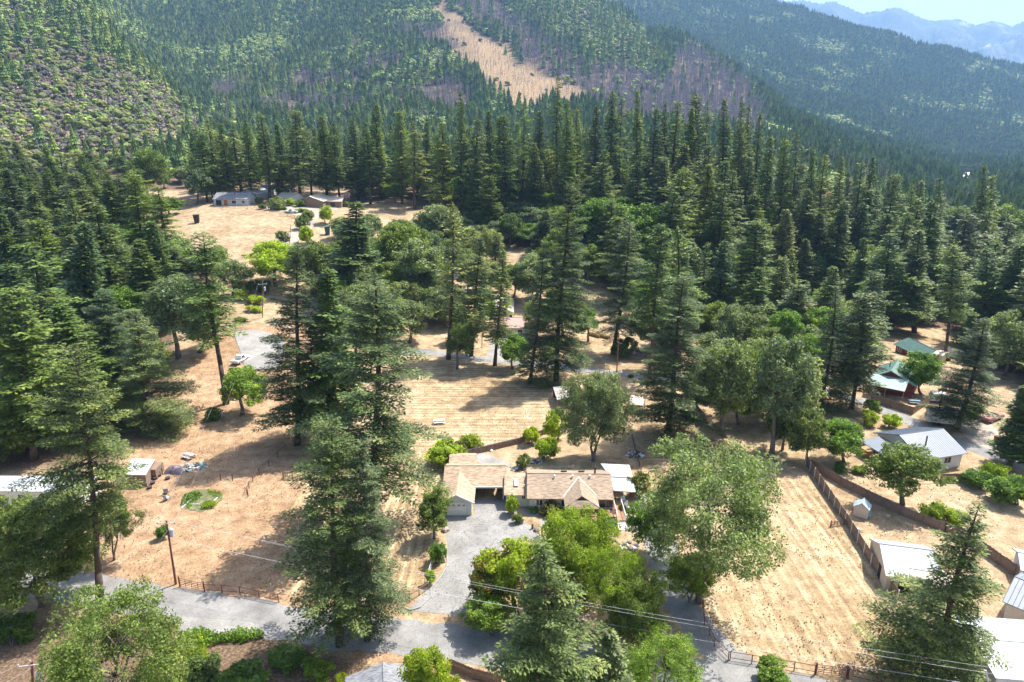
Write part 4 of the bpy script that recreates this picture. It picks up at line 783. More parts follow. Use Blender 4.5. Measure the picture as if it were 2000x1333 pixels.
# --- the other houses ---
q1, q2 = P(1760, 850, 4.8), P(1838, 839, 4.8)
bh = house('metal_roof_house', 'white house with ribbed blue-grey metal roof by the back road', 'house', q1, q2, 4.9, 3.0, 4.9, W_WHITE, R_BLUE, [('window', 'a', 2.2, 1.0, 1.1, 2.1), ('window', 'a', 4.9, 1.4, 1.1, 2.2), ('door', 'a', .6, .9, .1, 2.1), ('window', 's', 3, 1.2, 1.1, 2.1)], .42, .6, .5, chim=(2.6, -2.8))
A_, d, n, L = gframe(q1, q2); pp = lambda u, v, z: tuple(A_+d*u+n*v)+(z,)
b = MB(); b.slab([pp(-.5, -2.8, 2.95), pp(-.5, 3.8, 2.95), pp(-4.8, 3.8, 2.5), pp(-4.8, -2.8, 2.5)], .12); b.build('porch_roof', R_BLUE, bh)
for v in (-2.6, .5, 3.6): b = MB(); b.tube(pp(-4.6, v, 0), pp(-4.6, v, 2.45), .08, .08, 5); b.build('post', RUSTM, bh)
b = MB(); b.hexa([pp(-4.7, -2.7, 0), pp(-.05, -2.7, 0), pp(-.05, 3.7, 0), pp(-4.7, 3.7, 0)], [pp(-4.7, -2.7, .4), pp(-.05, -2.7, .4), pp(-.05, 3.7, .4), pp(-4.7, 3.7, .4)]); b.build('porch_floor', W_DECK, bh)
b = MB(); b.hexa([pp(-4.75, -2.7, .4), pp(-4.68, -2.7, .4), pp(-4.68, 3.7, .4), pp(-4.75, 3.7, .4)], [pp(-4.75, -2.7, 1.3), pp(-4.68, -2.7, 1.3), pp(-4.68, 3.7, 1.3), pp(-4.75, 3.7, 1.3)]); b.build('railing', paint('orange_stain', (.40, .13, .05), .8), bh)
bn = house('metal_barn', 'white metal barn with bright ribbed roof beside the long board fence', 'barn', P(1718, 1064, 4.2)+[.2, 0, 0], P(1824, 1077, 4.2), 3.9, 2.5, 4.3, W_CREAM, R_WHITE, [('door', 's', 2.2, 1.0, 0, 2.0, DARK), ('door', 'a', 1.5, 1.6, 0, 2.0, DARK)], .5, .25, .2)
gr = np.array(P(1722, 1062, 4.2))
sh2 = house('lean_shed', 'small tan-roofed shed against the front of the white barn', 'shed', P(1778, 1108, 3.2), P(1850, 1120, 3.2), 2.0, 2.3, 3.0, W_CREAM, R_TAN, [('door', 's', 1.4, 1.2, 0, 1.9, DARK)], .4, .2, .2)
wbd = house('white_workshop', 'large white flat-gabled building at the bottom right corner', 'building', P(1905, 1250, 3.6), P(2110, 1265, 3.6), 4.4, 3.0, 3.7, W_WHITE, R_WHITE, [('door', 'a', .8, 2.4, 0, 2.3, W_WHITE)], .6, .3, .3)
house('grey_shed', 'grey-roofed building at the right edge behind the front fir', 'building', P(1990, 1128, 4), P(2120, 1180, 4), 3.6, 2.6, 3.9, W_CREAM, R_BLUE, (), .5)
house('white_shed', 'white-roofed shed at the right edge beyond the board fence', 'shed', P(1996, 1078, 3.4), P(2100, 1100, 3.4), 2.2, 2.4, 3.2, W_WHITE, R_WHITE, (), .5)
gh = house('green_roof_house', 'red-walled house with pale green metal roof behind the board fence', 'house', P(1742, 722, 5.4), P(1755, 703, 5.4), 4.6, 3.0, 5.2, W_RED, R_GREEN, [('door', 's', 3.4, .9, 0, 2.0, W_RED)], .45, .5, .5, hw2=3.6)
A_, d, n, L = gframe(P(1742, 722, 5.4), P(1755, 703, 5.4)); b = MB(); b.slab([pp(-.5, -3.6, 3.9), pp(-.5, 3.6, 3.9), pp(-4.5, 3.6, 2.6), pp(-4.5, -3.6, 2.6)], .12); b.build('porch_roof', R_GREEN, gh)
for v in (-3.4, 0, 3.4): b = MB(); b.tube(pp(-4.3, v, 0), pp(-4.3, v, 2.6), .08, .08, 5); b.build('post', W_DECK, gh)
MB().tube(pp(4, 1, 4.4), pp(4, 1, 5.6), .1, .1, 6).build('flue', DARKM, gh)
zz = -3
def front(a, c, hw):                       # ridge line of a house whose front wall foot is seen between two pixels
    a, c = G(*a)[:2], G(*c)[:2]; d = (c-a)/np.linalg.norm(c-a); n = np.array([-d[1], d[0]]); return a+n*hw, c+n*hw
r0, r1 = front((1748, 688), (1806, 706), 3.6)
rh = house('red_cottage', 'red cottage with dark green roof in the shade of the right wood', 'house', r0, r1, 3.6, 2.7, 4.2, W_RED, R_DKGR, [('window', 'a', .8, 1.6, .9, 2.1), ('window', 'a', 7.2, .8, 1.1, 2.0), ('door', 'a', 5.4, .9, .1, 2.1, W_WOOD)], 0, .6, .5, floor=None)
r0, r1 = front((1822, 706), (1838, 709), 2); house('tan_outbuilding', 'tan flat-roofed shed beside the red cottage', 'shed', r0, r1, 2.0, 2.3, 2.7, W_CREAM, R_TAN, [('door', 'a', .4, .8, 0, 1.9, W_WOOD)], 0, .2, .2, floor=None)
r0, r1 = front((1845, 698), (1857, 700), 1.3); house('white_garden_shed', 'small white shed at the foot of the bare-trunked fir', 'shed', r0, r1, 1.3, 2.0, 2.6, W_WHITE, R_PINK, [('door', 'a', .4, .7, 0, 1.8, W_WOOD)], 0, .2, .2, floor=None)
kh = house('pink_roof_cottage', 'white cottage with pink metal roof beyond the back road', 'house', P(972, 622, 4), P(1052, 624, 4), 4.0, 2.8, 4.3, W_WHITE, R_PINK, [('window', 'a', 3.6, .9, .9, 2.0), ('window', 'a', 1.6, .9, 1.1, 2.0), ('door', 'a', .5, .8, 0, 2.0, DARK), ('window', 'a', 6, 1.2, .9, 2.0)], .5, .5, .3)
house('pale_garage', 'pale front-gabled garage behind the pink-roofed cottage', 'garage', P(980, 604, 3.2), P(982, 580, 3.2), 3.2, 2.5, 3.9, W_WHITE, R_TAN, [('door', 's', 1.2, 3.4, 0, 2.1, W_GREY), ('door', 's', .1, .7, 0, 2.0, DARK)], 0, .4, .5)
house('hidden_house', 'pale roof glimpsed between firs beyond the pink-roofed cottage', 'house', P(880, 545, 4), P(925, 543, 4), 3.5, 2.6, 4, W_WHITE, R_WHITE, (), 0, floor=None)
house('hidden_bungalow', 'pale blue roof glimpsed right of the broad dark fir', 'house', P(655, 570, 5), P(690, 568, 5), 3.5, 2.6, 3.8, W_WHITE, R_WHITE, (), 0, floor=None)
bg_ = house('grey_ridge_building', 'grey-shingled building cut by the bottom edge of the photo', 'house', P(748, 1298, 3.6), P(752, 1420, 3.6), 3.6, 2.6, 3.7, W_GREY, R_GREY, (), 0, .3, .2)
house('mobile_home', 'long white-roofed mobile home under the left oaks', 'mobile home', P(-60, 938, 3.2), P(172, 940, 3.2), 2.2, 2.7, 3.05, W_WHITE, R_WHITE, [('window', 'a', 4, 1.2, 1.1, 2), ('window', 'a', 9, 1.2, 1.1, 2), ('window', 'a', 14, 1.2, 1.1, 2), ('door', 'a', 11.8, .9, .4, 2.3)], .6, .15, .1)
sd = thing('flat_shed', 'white flat-roofed shed at the edge of the bare dirt field', 'shed', P(280, 915, 0)); c4 = [P(258, 896, 2.3), P(303, 897, 2.3), P(284, 928, 2.3), P(240, 927, 2.3)]
MB().slab([tuple(p) for p in c4], .12).build('roof', R_WHITE, sd); ins = [c*.94+np.mean(c4, 0)*.06 for c in c4]; MB().hexa([(p[0], p[1], 0) for p in ins], [(p[0], p[1], 2.17) for p in ins]).build('wall', W_WOOD, sd); MB().box(c4[1][0]-.1, c4[1][1]-2.6, 0, c4[1][0]+1.2, c4[1][1]+.1, 1.7).build('side_bin', W_WOOD, sd)
ms = thing('open_shed', 'open-fronted shed with patched metal roof behind the grey oak', 'shed', P(1100, 775, 0)); c4 = [P(1080, 756, 2.4), P(1124, 753, 2.5), P(1132, 772, 2.5), P(1088, 781, 2.3)]
MB().slab([tuple(p) for p in c4], .1).build('roof', paint('patched_metal', (.52, .47, .45), .5, .4, .9), ms); MB().hexa([(p[0], p[1], 0) for p in (c4[0], c4[1], c4[1]-[0, .1, 0], c4[0]-[0, .1, 0])], [(p[0], p[1], 2.3) for p in (c4[0], c4[1], c4[1]-[0, .1, 0], c4[0]-[0, .1, 0])]).build('back_wall', W_RED, ms)
for p in c4: b = MB(); post(b, p[0]+.1, p[1]-.05, 0, 2.25, .06); b.build('post', W_WOOD, ms)
house('small_metal_shed', 'low white shed right of the rounded grey oak', 'shed', P(1232, 775, 2.6), P(1258, 778, 2.6), 2.3, 2.0, 2.5, W_WOOD, R_TAN, (), 0, .1, .1)
ph = house('playhouse', 'tiny cream playhouse with patched blue roof inside the board fence', 'playhouse', P(1684, 985, 2.3), P(1688, 976, 2.3), 1.0, 1.75, 2.5, W_CREAM, paint('patched_blue', (.42, .52, .62), .5, .35, 1.5), (), 0, .15, .15)
p_ = P(1690, 1010, 0); MB(XF(p_[0], p_[1]-.1, 0)).box(-.35, -.5, .3, .45, .3, 1.15).build('cooler_box', paint('faded_blue', (.16, .32, .40), .6), ph)
# far houses
fh = lambda px, py: G(px, py)
def farhouse(name, label, cat, px, py, L, hw, ang, wm, rm, ez=2.9, rz=4.6, ops=(), **k):
    c = G(px, py); dx, dy = math.cos(math.radians(ang))*L/2, math.sin(math.radians(ang))*L/2
    return house(name, label, cat, (c[0]-dx, c[1]-dy), (c[0]+dx, c[1]+dy), hw, ez, rz, wm, rm, ops, 0, .5, .4, floor=None, **k)
f1 = farhouse('grey_far_house', 'grey-roofed far house with orange door side by the pale meadow', 'house', 460, 399, 15, 5, 0, W_GREY, R_GREY, 3, 5.2, [('window', 'a', 8, 1.8, .8, 2.1), ('window', 'a', 12.5, 1.2, 1, 2), ('door', 'a', 4.4, 1.6, 0, 2.3, paint('orange_wall', (.5, .16, .05), .8)), ('window', 'a', 1, 2.2, .1, 2.3, DARK)], chim=(8.5, -2))
farhouse('white_far_barn', 'white-roofed barn behind the grey far house', 'barn', 500, 388, 11, 5, 70, W_GREY, R_WHITE, 3, 4.6)
farhouse('blue_roof_shed', 'blue-roofed shed in front of the far belt of firs', 'shed', 527, 380, 6, 2.5, 0, W_GREY, paint('blue_roof', (.16, .30, .48), .6))
farhouse('blue_tank_shed', 'small blue and white shed before the far firs', 'shed', 556, 383, 6, 2.5, 5, paint('blue_wall', (.30, .42, .60), .7), R_BLUE)
farhouse('tan_low_house', 'low tan and white roof between two far bushes', 'house', 568, 396, 9, 4, 160, W_WHITE, R_TAN)
farhouse('tan_far_house', 'wide tan far house with pale gabled roof left of the drive', 'house', 618, 402, 12, 6, 80, W_WOOD, R_TAN, 3, 5); farhouse('tan_far_annex', 'lower right wing beside the wide tan far house', 'house', 646, 402, 12, 4.5, 0, W_WOOD, R_TAN, 2.9, 4.2, [('window', 'a', 2, 2, .5, 2, DARK), ('window', 'a', 7, 2, .5, 2, DARK)])
farhouse('red_far_shed', 'pinkish-roofed shed at the right end of the far houses', 'shed', 668, 396, 8, 3, 0, W_WOOD, R_PINK)
for i, (px, l) in enumerate([(1872, 'cream building in the distant valley clearing'), (1890, 'white-roofed building in the distant valley clearing')]):
    Y = 1250+i*25; X = (px-CX)/F*(Y*cT+115*sT); z = gz(X, Y); house('valley_building', l, 'building', (X-9, Y), (X+9, Y+4), 8, 6, 10, W_CREAM, [R_TAN, R_WHITE][i], (), floor=z)
# ---------------- fences, gates, walls ----------------
def gl(*pts): return [G(*p)[:2] for p in pts]
def along(pts, step):
    out = []
    for a, b_ in zip(pts[:-1], pts[1:]):
        n = max(1, round(np.linalg.norm(b_-a)/step)); out += [a+(b_-a)*i/n for i in range(n)]
    return out+[pts[-1]]
def board_fence(label, pts, h=1.75, m=None, posts_pale=False):
    m = m or W_WOOD; pts = gl(*pts); r = thing('board_fence', label, 'fence', (*pts[0], gz(*pts[0]))); b = MB()
    q = along(pts, .16); g = random.Random(len(q))
    for a, c in zip(q[:-1], q[1:]):
        d = (c-a); d /= np.linalg.norm(d); n = np.array([-d[1], d[0]])*.012; c = a+(c-a)*.93; z = gz(*a); hh = h*g.uniform(.95, 1.03)
        f = lambda p, s, zz: (p[0]+n[0]*s, p[1]+n[1]*s, zz); b.hexa([f(a, -1, z), f(c, -1, z), f(c, 1, z), f(a, 1, z)], [f(a, -1, z+hh), f(c, -1, z+hh), f(c, 1, z+hh), f(a, 1, z+hh)])
    b.build('boards', m, r)
    for p in along(pts, 2.4): b = MB(); post(b, p[0]-.06, p[1]-.05, gz(*p), gz(*p)+h+.08, .05); b.build('post', TRIM if posts_pale else W_WOOD, r)
    rl = MB()
    for a, c in zip(pts[:-1], pts[1:]):
        for z in (.4, h-.3): rl.tube((a[0]-.05, a[1]-.05, gz(*a)+z), (c[0]-.05, c[1]-.05, gz(*c)+z), .035, .035, 4)
    rl.build('rail', W_WOOD, r); return r
board_fence('long board fence with pale posts along the striped field', [(1573, 910), (1590, 935), (1650, 1025), (1700, 1105), (1752, 1178)], 1.8, None, True)
board_fence('inner board fence behind the playhouse', [(1582, 915), (1640, 950), (1690, 975), (1760, 1010), (1845, 1042)], 1.6)
board_fence('weathered board fence behind the front right fir', [(1845, 1042), (1920, 1085), (2010, 1150)], 1.7)
board_fence('short board fence right of the half-bare tree', [(1835, 943), (1888, 945)], 1.6)
board_fence('board fence between green-roofed house and back road', [(1700, 786), (1782, 812), (1848, 765)], 1.7)
board_fence('low grey fence left of the blue-roofed house porch', [(1640, 880), (1690, 870), (1705, 866)], .8)
board_fence('short slatted fence at the bottom behind the light green tree', [(875, 1310), (925, 1328), (980, 1345)], 1.3)
def rail_fence(label, pts, step=2.6, h=1.2, m=None, mesh=True, name='rail_fence', lowrail=True):
    m = m or RUSTM; pts = gl(*pts); r = thing(name, label, 'fence', (*pts[0], gz(*pts[0]))); q = along(pts, step)
    for p in q: b = MB(); b.tube((*p, gz(*p)-.1), (p[0]-.03, p[1], gz(*p)+h+.05), .06, .055, 5); b.build('post', m, r)
    b = MB()
    for a, c in zip(q[:-1], q[1:]):
        for z in ([h-.05, .35] if lowrail else [h-.05]): b.tube((*a, gz(*a)+z), (*c, gz(*c)+z), .04, .04, 4)
        if mesh:
            for k in range(1, 4): b.tube((*a, gz(*a)+.35+k*.2), (*c, gz(*c)+.35+k*.2), .010, .010, 3)
    b.build('rail', m, r); return r
rail_fence('dark pipe fence along the street below the dirt field', [(400, 1158), (470, 1166), (545, 1180)])
rail_fence('dark pipe fence at the bottom of the striped field', [(1425, 1295), (1510, 1310), (1590, 1322)])
rail_fence('dark pipe fence continuing right of the bottom gate', [(1655, 1330), (1720, 1340), (1830, 1352)])
rail_fence('rail fence curving up beside the driveway', [(778, 1195), (800, 1180), (838, 1155)], 1.7, 1.1, W_WOOD); rail_fence('white-topped rail fence up to the dark round shrub', [(838, 1155), (838, 1130), (846, 1100)], 1.7, 1.1, TRIM)
rail_fence('dark wire fence along the shaded side road', [(1422, 1293), (1395, 1265), (1375, 1225), (1372, 1190)], 2.2, 1.2, RUSTM)
rail_fence('wire fence on wooden posts across the dirt field', [(483, 970), (487, 955), (495, 945), (507, 930), (560, 880)], 3, 1.2, RUSTM, True, 'wire_fence', False)
rail_fence('wire fence behind the long shed yard', [(1232, 850), (1240, 880), (1252, 925)], 2.2, 1.1, DARKM, True, 'wire_fence')
rail_fence('sparse post fence at the top of the mown back field', [(1075, 745), (1132, 740), (1190, 730)], 3, 1.1, RUSTM, True, 'wire_fence')
rail_fence('fence beside the pale meadow bank', [(430, 407), (520, 412), (590, 432)], 5, 1.1, W_WOOD, True, 'wire_fence')
def gate(label, a, c, h=1.15):
    a, c = gl(a, c); r = thing('field_gate', label, 'gate', (*a, 0)); b = MB(); za, zc = gz(*a)+.12, gz(*c)+.12
    for i in range(5): b.tube((*a, za+i*h/4), (*c, zc+i*h/4), .03, .03, 5)
    for s in (.02, .25, .5, .75, .98): p = a+(c-a)*s; b.tube((*p, za), (*p, za+h), .03, .03, 5)
    b.tube((*a, za), (*(a+(c-a)*.5), zc+h), .03, .03, 4); b.build('frame', RUSTM, r)
    for p in (a, c): q = MB(); q.tube((*p, za-.3), (*p, za+h+.25), .09, .09, 6); q.build('post', RUSTM, r)
gate('dark tube gate beside the field power pole', (352, 1148), (400, 1158)); gate('dark tube gate at the bottom of the striped field', (1592, 1322), (1652, 1330)); gate('small gate left of the close fir pair', (554, 938), (572, 938)); gate('short pole barrier against the long board fence', (1622, 1030), (1648, 1027), .7)
# loose posts of the dirt field
for i, (px, py, l) in enumerate([(432, 941, 'lone post right of the junk heap'), (455, 941, 'second lone post right of the junk heap'), (318, 930, 'post beside the tarp-covered pile'), (485, 972, 'stout corner post in the dirt field'), (1228, 792, 'post beside the low white shed'), (893, 878, 'leaning post by the reddish bush')]):
    p = G(px, py); b = MB(); b.tube((p[0], p[1], -.1), (p[0], p[1], 1.25), .08, .07, 6); tag(b.build('fence_post', RUSTM), l, 'post')
wl = gl((905, 893), (960, 882), (1020, 866), (1075, 846)); w_ = thing('stone_wall', 'low brown retaining wall behind the main house garden', 'wall', (*wl[0], 0)); b = MB()
for a, c in zip(wl[:-1], wl[1:]): d = (c-a)/np.linalg.norm(c-a); n = np.array([-d[1], d[0]])*.15; b.hexa([(*(a-n), -.1), (*(c-n), -.1), (*(c+n), -.1), (*(a+n), -.1)], [(*(a-n), 1.1), (*(c-n), 1.1), (*(c+n), 1.1), (*(a+n), 1.1)])
b.build('wall_body', paint('brown_stone', (.24, .16, .13), .95, .45, 2.5), w_); b = MB()
for a, c in zip(wl[:-1], wl[1:]): b.tube((*a, 1.16), (*c, 1.16), .1, .1, 4)
b.build('coping', CONCM, w_)
# ---------------- power poles and lines ----------------
POLEM = paint('red_brown_pole', (.20, .065, .05), .85, .3, 2); POLEO = paint('orange_brown_pole', (.36, .15, .08), .85, .3, 2)
TOPS = {}
def pole(key, label, tx, ty, bx, by, arm=1, m=None, trans=False, armdeg=0, r=.15):
    x, y, z = G(bx, by); h = HC-w_of(y, ty)-z; d = y*cT+(HC-z-h)*sT; xt = (tx-CX)/F*d
    t = thing('power_pole', label, 'utility pole', (x, y, z)); b = MB(); b.tube((x, y, z-.2), (xt, y, z+h), r, r*.7, 8); b.build('pole', m or POLEM, t)
    c, s = math.cos(math.radians(armdeg)), math.sin(math.radians(armdeg)); ends = []
    if arm:
        A_, B_ = (xt-1.2*c, y-1.2*s-.15, z+h-.35), (xt+1.2*c, y+1.2*s-.15, z+h-.35)
        MB().tube(A_, B_, .075, .075, 4).build('crossarm', paint('pale_timber', (.52, .47, .44), .8), t)
        for e in (-1.1, 0, 1.1): q = (xt+e*c, y+e*s-.15, z+h-.28+(.3 if e == 0 else 0)); MB().tube(q, (q[0], q[1], q[2]+.24), .06, .05, 6).build('insulator', W_WHITE, t); ends.append((q[0], q[1], q[2]+.24))
    else: ends = [(xt, y, z+h)]*3
    if trans: MB().tube((xt+.42, y-.1, z+h-2.2), (xt+.42, y-.1, z+h-1.2), .28, .28, 10).tube((xt+.42, y-.1, z+h-1.2), (xt+.42, y-.1, z+h-1.05), .28, .1, 10).build('transformer', R_WHITE, t)
    TOPS[key] = (ends, (xt, y, z+h*.72)); return t
pole('field', 'red-brown power pole with pale crossarm at the dirt field gate', 325, 1017, 344, 1144, 1, POLEM, True, 0)
pole('left', 'power pole among oak crowns at the bottom left corner', 62, 1292, 68, 1420, 1, POLEM, True, 10)
pole('back', 'orange-brown power pole beside the back road', 1209, 647, 1204, 735, 1, POLEO, False, 90)
pole('garden', 'power pole with transformer above the turning circle', 513, 553, 513, 622, 1, W_WOOD, True, 30, .13)
pole('meadow', 'bare dark pole on the corner of the pale meadow', 568, 438, 565, 482, 0, W_WOOD, False, 0, .12)
pole('trailer', 'slim dark pole beside the white box trailer', 1841, 764, 1828, 831, 0, POLEM, False, 0, .11)
pole('cottage', 'grey pole left of the pink-roofed cottage', 943, 612, 941, 680, 0, CONCM, False, 0, .12)
pole('shade', 'pale pole in the dark gap of the right wood', 1476, 574, 1473, 610, 1, W_CREAM, False, 0, .14)
pole('corner', 'grey metal streetlight pole at the bottom right corner', 1925, 1310, 1945, 1400, 0, R_WHITE, False, 0, .16)
def wire(a, c, sag, label, r=.012, m=None):
    a, c = np.array(a, float), np.array(c, float); b = MB(); n = 14; p = [a+(c-a)*i/n-np.array([0, 0, 4*sag*(i/n)*(1-i/n)]) for i in range(n+1)]
    for q, s in zip(p[:-1], p[1:]): b.tube(q, s, r, r, 3)
    o = b.build('power_line', m or paint('wire_metal', (.42, .42, .44), .6, .05)); tag(o, label, 'power line', 'overhead lines')
fe, le, be = TOPS['field'][0], TOPS['left'][0], TOPS['back'][0]
wire(le[0], fe[0], .8, 'upper line from the bottom left pole to the field pole'); wire(le[2], fe[2], .8, 'second line from the bottom left pole to the field pole')
ge = TOPS['garden'][0]; wire(fe[0], ge[0], 2.5, 'left line crossing the dirt field towards the garden pole', .014); wire(fe[2], ge[2], 2.5, 'right line crossing the dirt field towards the garden pole', .014)
off = lambda p, v: (p[0]+v[0], p[1]+v[1], p[2]+v[2])
rp = P(2150, 1335, 9.0)
wire(fe[1], rp, 1.2, 'long line above the street from the field pole past the driveway'); wire(fe[2], rp+[0, -.9, 0], 1.2, 'lower long line above the street past the side road'); wire(TOPS['field'][1], P(2150, 1375, 6.5), 1.0, 'lowest cable above the street', .02)
wire(le[0], off(le[0], (-22, -30, 1)), .6, 'left line leaving the bottom left pole'); wire(le[2], off(le[2], (-22, -30, 1)), .6, 'right line leaving the bottom left pole')
wire(be[0], TOPS['shade'][0][0], 1.5, 'line from the orange pole into the right wood', .014); wire(be[2], off(be[2], (-40, 3, 0)), 1, 'line from the orange pole towards the dark fir clump', .014); wire(be[1], TOPS['shade'][0][2], 1.5, 'second line from the orange pole into the right wood', .014)
wire(TOPS['trailer'][0][0], off(TOPS['trailer'][0][0], (-16, 10, -2.2)), .6, 'service line from the trailer pole to the green-roofed house', .014); wire(TOPS['trailer'][0][0], off(TOPS['trailer'][0][0], (-17, 3, -3)), .6, 'lower service line from the trailer pole', .014)
wire(ge[1], TOPS['meadow'][0][0], 1, 'line from the garden pole to the meadow pole', .014)
# guy wire of the field pole
wire(off(fe[1], (0, 0, -1)), P(296, 1108, 0.0), 0, 'short guy wire of the field power pole', .014)
# ---------------- vehicles ----------------
TYRE = paint('tyre_rubber', (.02, .02, .02), .8); CARW = paint('white_car_paint', (.72, .72, .72), .3, .03); CARM = paint('faded_maroon_paint', (.30, .13, .11), .5, .2, 3)
def pickup(label, px, py, deg, m, open_top=False, L=5.4):
    x, y, z = G(px, py); t = thing('pickup_truck' if not open_top else 'old_convertible', label, 'pickup truck' if not open_top else 'car', (x, y, z)); M = XF(x, y, z, deg); W_ = .95
    b = MB(M); b.box(-2.7, -W_, .45, 2.7, W_, .72); b.hexa([(.9, -W_, .72), (2.7, -W_, .72), (2.7, W_, .72), (.9, W_, .72)], [(.9, -W_*.93, 1.08), (2.55, -W_*.9, .98), (2.55, W_*.9, .98), (.9, W_*.93, 1.08)])
    for s in (-1, 1): b.box(-2.7, s*W_-.06, .72, -.7, s*W_+.0, 1.05)
    b.box(-2.7, -W_, .72, -2.62, W_, 1.05); body = b.build('body', m, t)
    if not open_top:
        b = MB(M); b.hexa([(-.75, -.92, 1.0), (.95, -.92, 1.0), (.95, .92, 1.0), (-.75, .92, 1.0)], [(-.6, -.75, 1.72), (.35, -.75, 1.72), (.35, .75, 1.72), (-.6, .75, 1.72)]); b.build('cab', m, t)
        MB(M).add([(.98, -.8, 1.1), (.98, .8, 1.1), (.47, .68, 1.64), (.47, -.68, 1.64)], [(0, 1, 2, 3)]).build('windscreen', GLASS, t)
        for s in (-1, 1): MB(M).add([(-.6, s*.915, 1.1), (.8, s*.915, 1.1), (.36, s*.81, 1.6), (-.5, s*.81, 1.6)], [(0, 1, 2, 3)]).build('side_window', GLASS, t)
    else:
        MB(M).box(-.7, -.8, .74, .5, .8, .80).build('cabin_floor', W_CREAM, t)
        for u in (-.5, .2): MB(M).box(u-.2, -.75, .8, u+.15, .75, 1.15).build('seat', W_CREAM if u < 0 else W_WHITE, t)
        MB(M).hexa([(.75, -.8, 1.0), (.8, -.8, 1.0), (.8, .8, 1.0), (.75, .8, 1.0)], [(.5, -.7, 1.4), (.55, -.7, 1.4), (.55, .7, 1.4), (.5, .7, 1.4)]).build('windscreen', GLASS, t)
        MB(M).box(-2.6, -.85, 1.02, -.9, .85, 1.1).build('boot_lid', m, t)
    for u in (-1.7, 1.75):
        for s in (-1, 1): w = MB(M); w.tube((u, s*.98, .36), (u, s*.76, .36), .36, .36, 12); w = w.build('wheel', TYRE, t); MB(M).tube((u, s*.995, .36), (u, s*.9, .36), .2, .2, 8).build('hub', R_WHITE, w)
    for s in (-1, 1): MB(M).box(2.68, s*.7-.15, .78, 2.73, s*.7+.15, .95).build('headlight', W_WHITE, t)
    MB(M).box(2.7, -.9, .45, 2.82, .9, .62).build('bumper', R_WHITE, t)
pickup('white pickup parked between the bushes of the gravel yard', 569, 417, 178, CARW)
pickup('second pale pickup parked left of the first by the grey far house', 540, 408, 160, CARW)
pickup('white pickup parked on the turning circle', 470, 708, 80, CARW)
pickup('old maroon open-topped car parked in the dry yard at right', 1936, 822, 28, CARM, True)
x, y, z = G(1842, 830); bt = thing('box_trailer', 'white box trailer parked beside the slim pole', 'trailer', (x, y, z)); M = XF(x, y, z, -18); L_ = 6.2
MB(M).box(-L_/2, -1.15, .6, L_/2, 1.15, 2.75).build('body', W_WHITE, bt); MB(M).box(-L_/2-.03, -1.18, 2.753, L_/2+.03, 1.18, 2.80).build('roof', CARW, bt); MB(M).box(L_/2, -.08, .55, L_/2+1.2, .08, .68).build('drawbar', DARKM, bt); MB(M).box(-1.2, -1.21, .7, -.3, -1.155, 2.4).build('door', W_WHITE, bt)
for u in (-1.9, -1.1):
    for s in (-1, 1): MB(M).tube((u, s*1.2, .36), (u, s*.95, .36), .36, .36, 12).build('wheel', TYRE, bt)
x, y, z = G(1832, 787); cr_ = thing('small_camper', 'small rounded white camper behind the box trailer', 'camper', (x, y, z)); M = XF(x, y, z, -15)
MB(M).hexa([(-1.9, -1, .5), (1.9, -1, .5), (1.9, 1, .5), (-1.9, 1, .5)], [(-1.5, -.9, 2.1), (1.1, -.9, 2.1), (1.1, .9, 2.1), (-1.5, .9, 2.1)]).build('body', W_WHITE, cr_); MB(M).box(-.8, -1.03, 1.1, .3, -.94, 1.7).build('window', GLASS, cr_)
for s in (-1, 1): MB(M).tube((0, s*1.05, .34), (0, s*.85, .34), .34, .34, 12).build('wheel', TYRE, cr_)
def bin_(label, px, py, m, sc=1, name='wheelie_bin', cat='bin'):
    x, y, z = G(px, py); t = thing(name, label, cat, (x, y, z)); MB(XF(x, y, z, 15, sc)).hexa([(-.3, -.3, .05), (.3, -.3, .05), (.3, .3, .05), (-.3, .3, .05)], [(-.38, -.38, 1.1), (.38, -.38, 1.1), (.38, .38, 1.1), (-.38, .38, 1.1)]).build('body', m, t); MB(XF(x, y, z, 15, sc)).box(-.42, -.42, 1.1, .42, .42, 1.18).build('lid', m, t)
bin_('red bin at the foot of the right edge fir', 1946, 866, paint('red_plastic', (.6, .05, .03), .4), 1.1); bin_('dark blue bin next to the red bin', 1954, 868, paint('blue_plastic', (.03, .06, .2), .4), 1.1)
bin_('dark hut standing in the pale meadow', 385, 436, paint('dark_hut', (.05, .04, .045), .8), 2.8, 'meadow_hut', 'hut'); bin_('teal portable booth beside the gravel lane', 640, 459, paint('teal_booth', (.07, .14, .16), .6), 2.7, 'portable_toilet', 'portable toilet')
# ---------------- yard things ----------------
def picnic(label, px, py, deg, m):
    x, y, z = G(px, py); t = thing('picnic_table', label, 'picnic table', (x, y, z)); M = XF(x, y, z, deg)
    MB(M).box(-1.1, -.4, .7, 1.1, .4, .77).build('tabletop', m, t)
    for s in (-1, 1): MB(M).box(-1.1, s*.72-.14, .42, 1.1, s*.72+.14, .48).build('bench', m, t)
    for u in (-.8, .8):
        for s in (-1, 1): MB(M).tube((u, s*.25, .7), (u, s*.75, 0), .05, .05, 4).build('leg', W_WOOD, t)
        MB(M).box(u-.03, -.75, .36, u+.03, .75, .42).build('brace', W_WOOD, t)
picnic('grey picnic table above the junk heap in the dirt field', 370, 896, -28, paint('grey_boards', (.38, .36, .40), .8)); picnic('white round-topped tables by the back field fence', 858, 828, 10, W_WHITE); picnic('blue picnic table in the fenced yard of the green-roofed house', 1785, 789, -15, paint('blue_boards', (.20, .28, .36), .8))
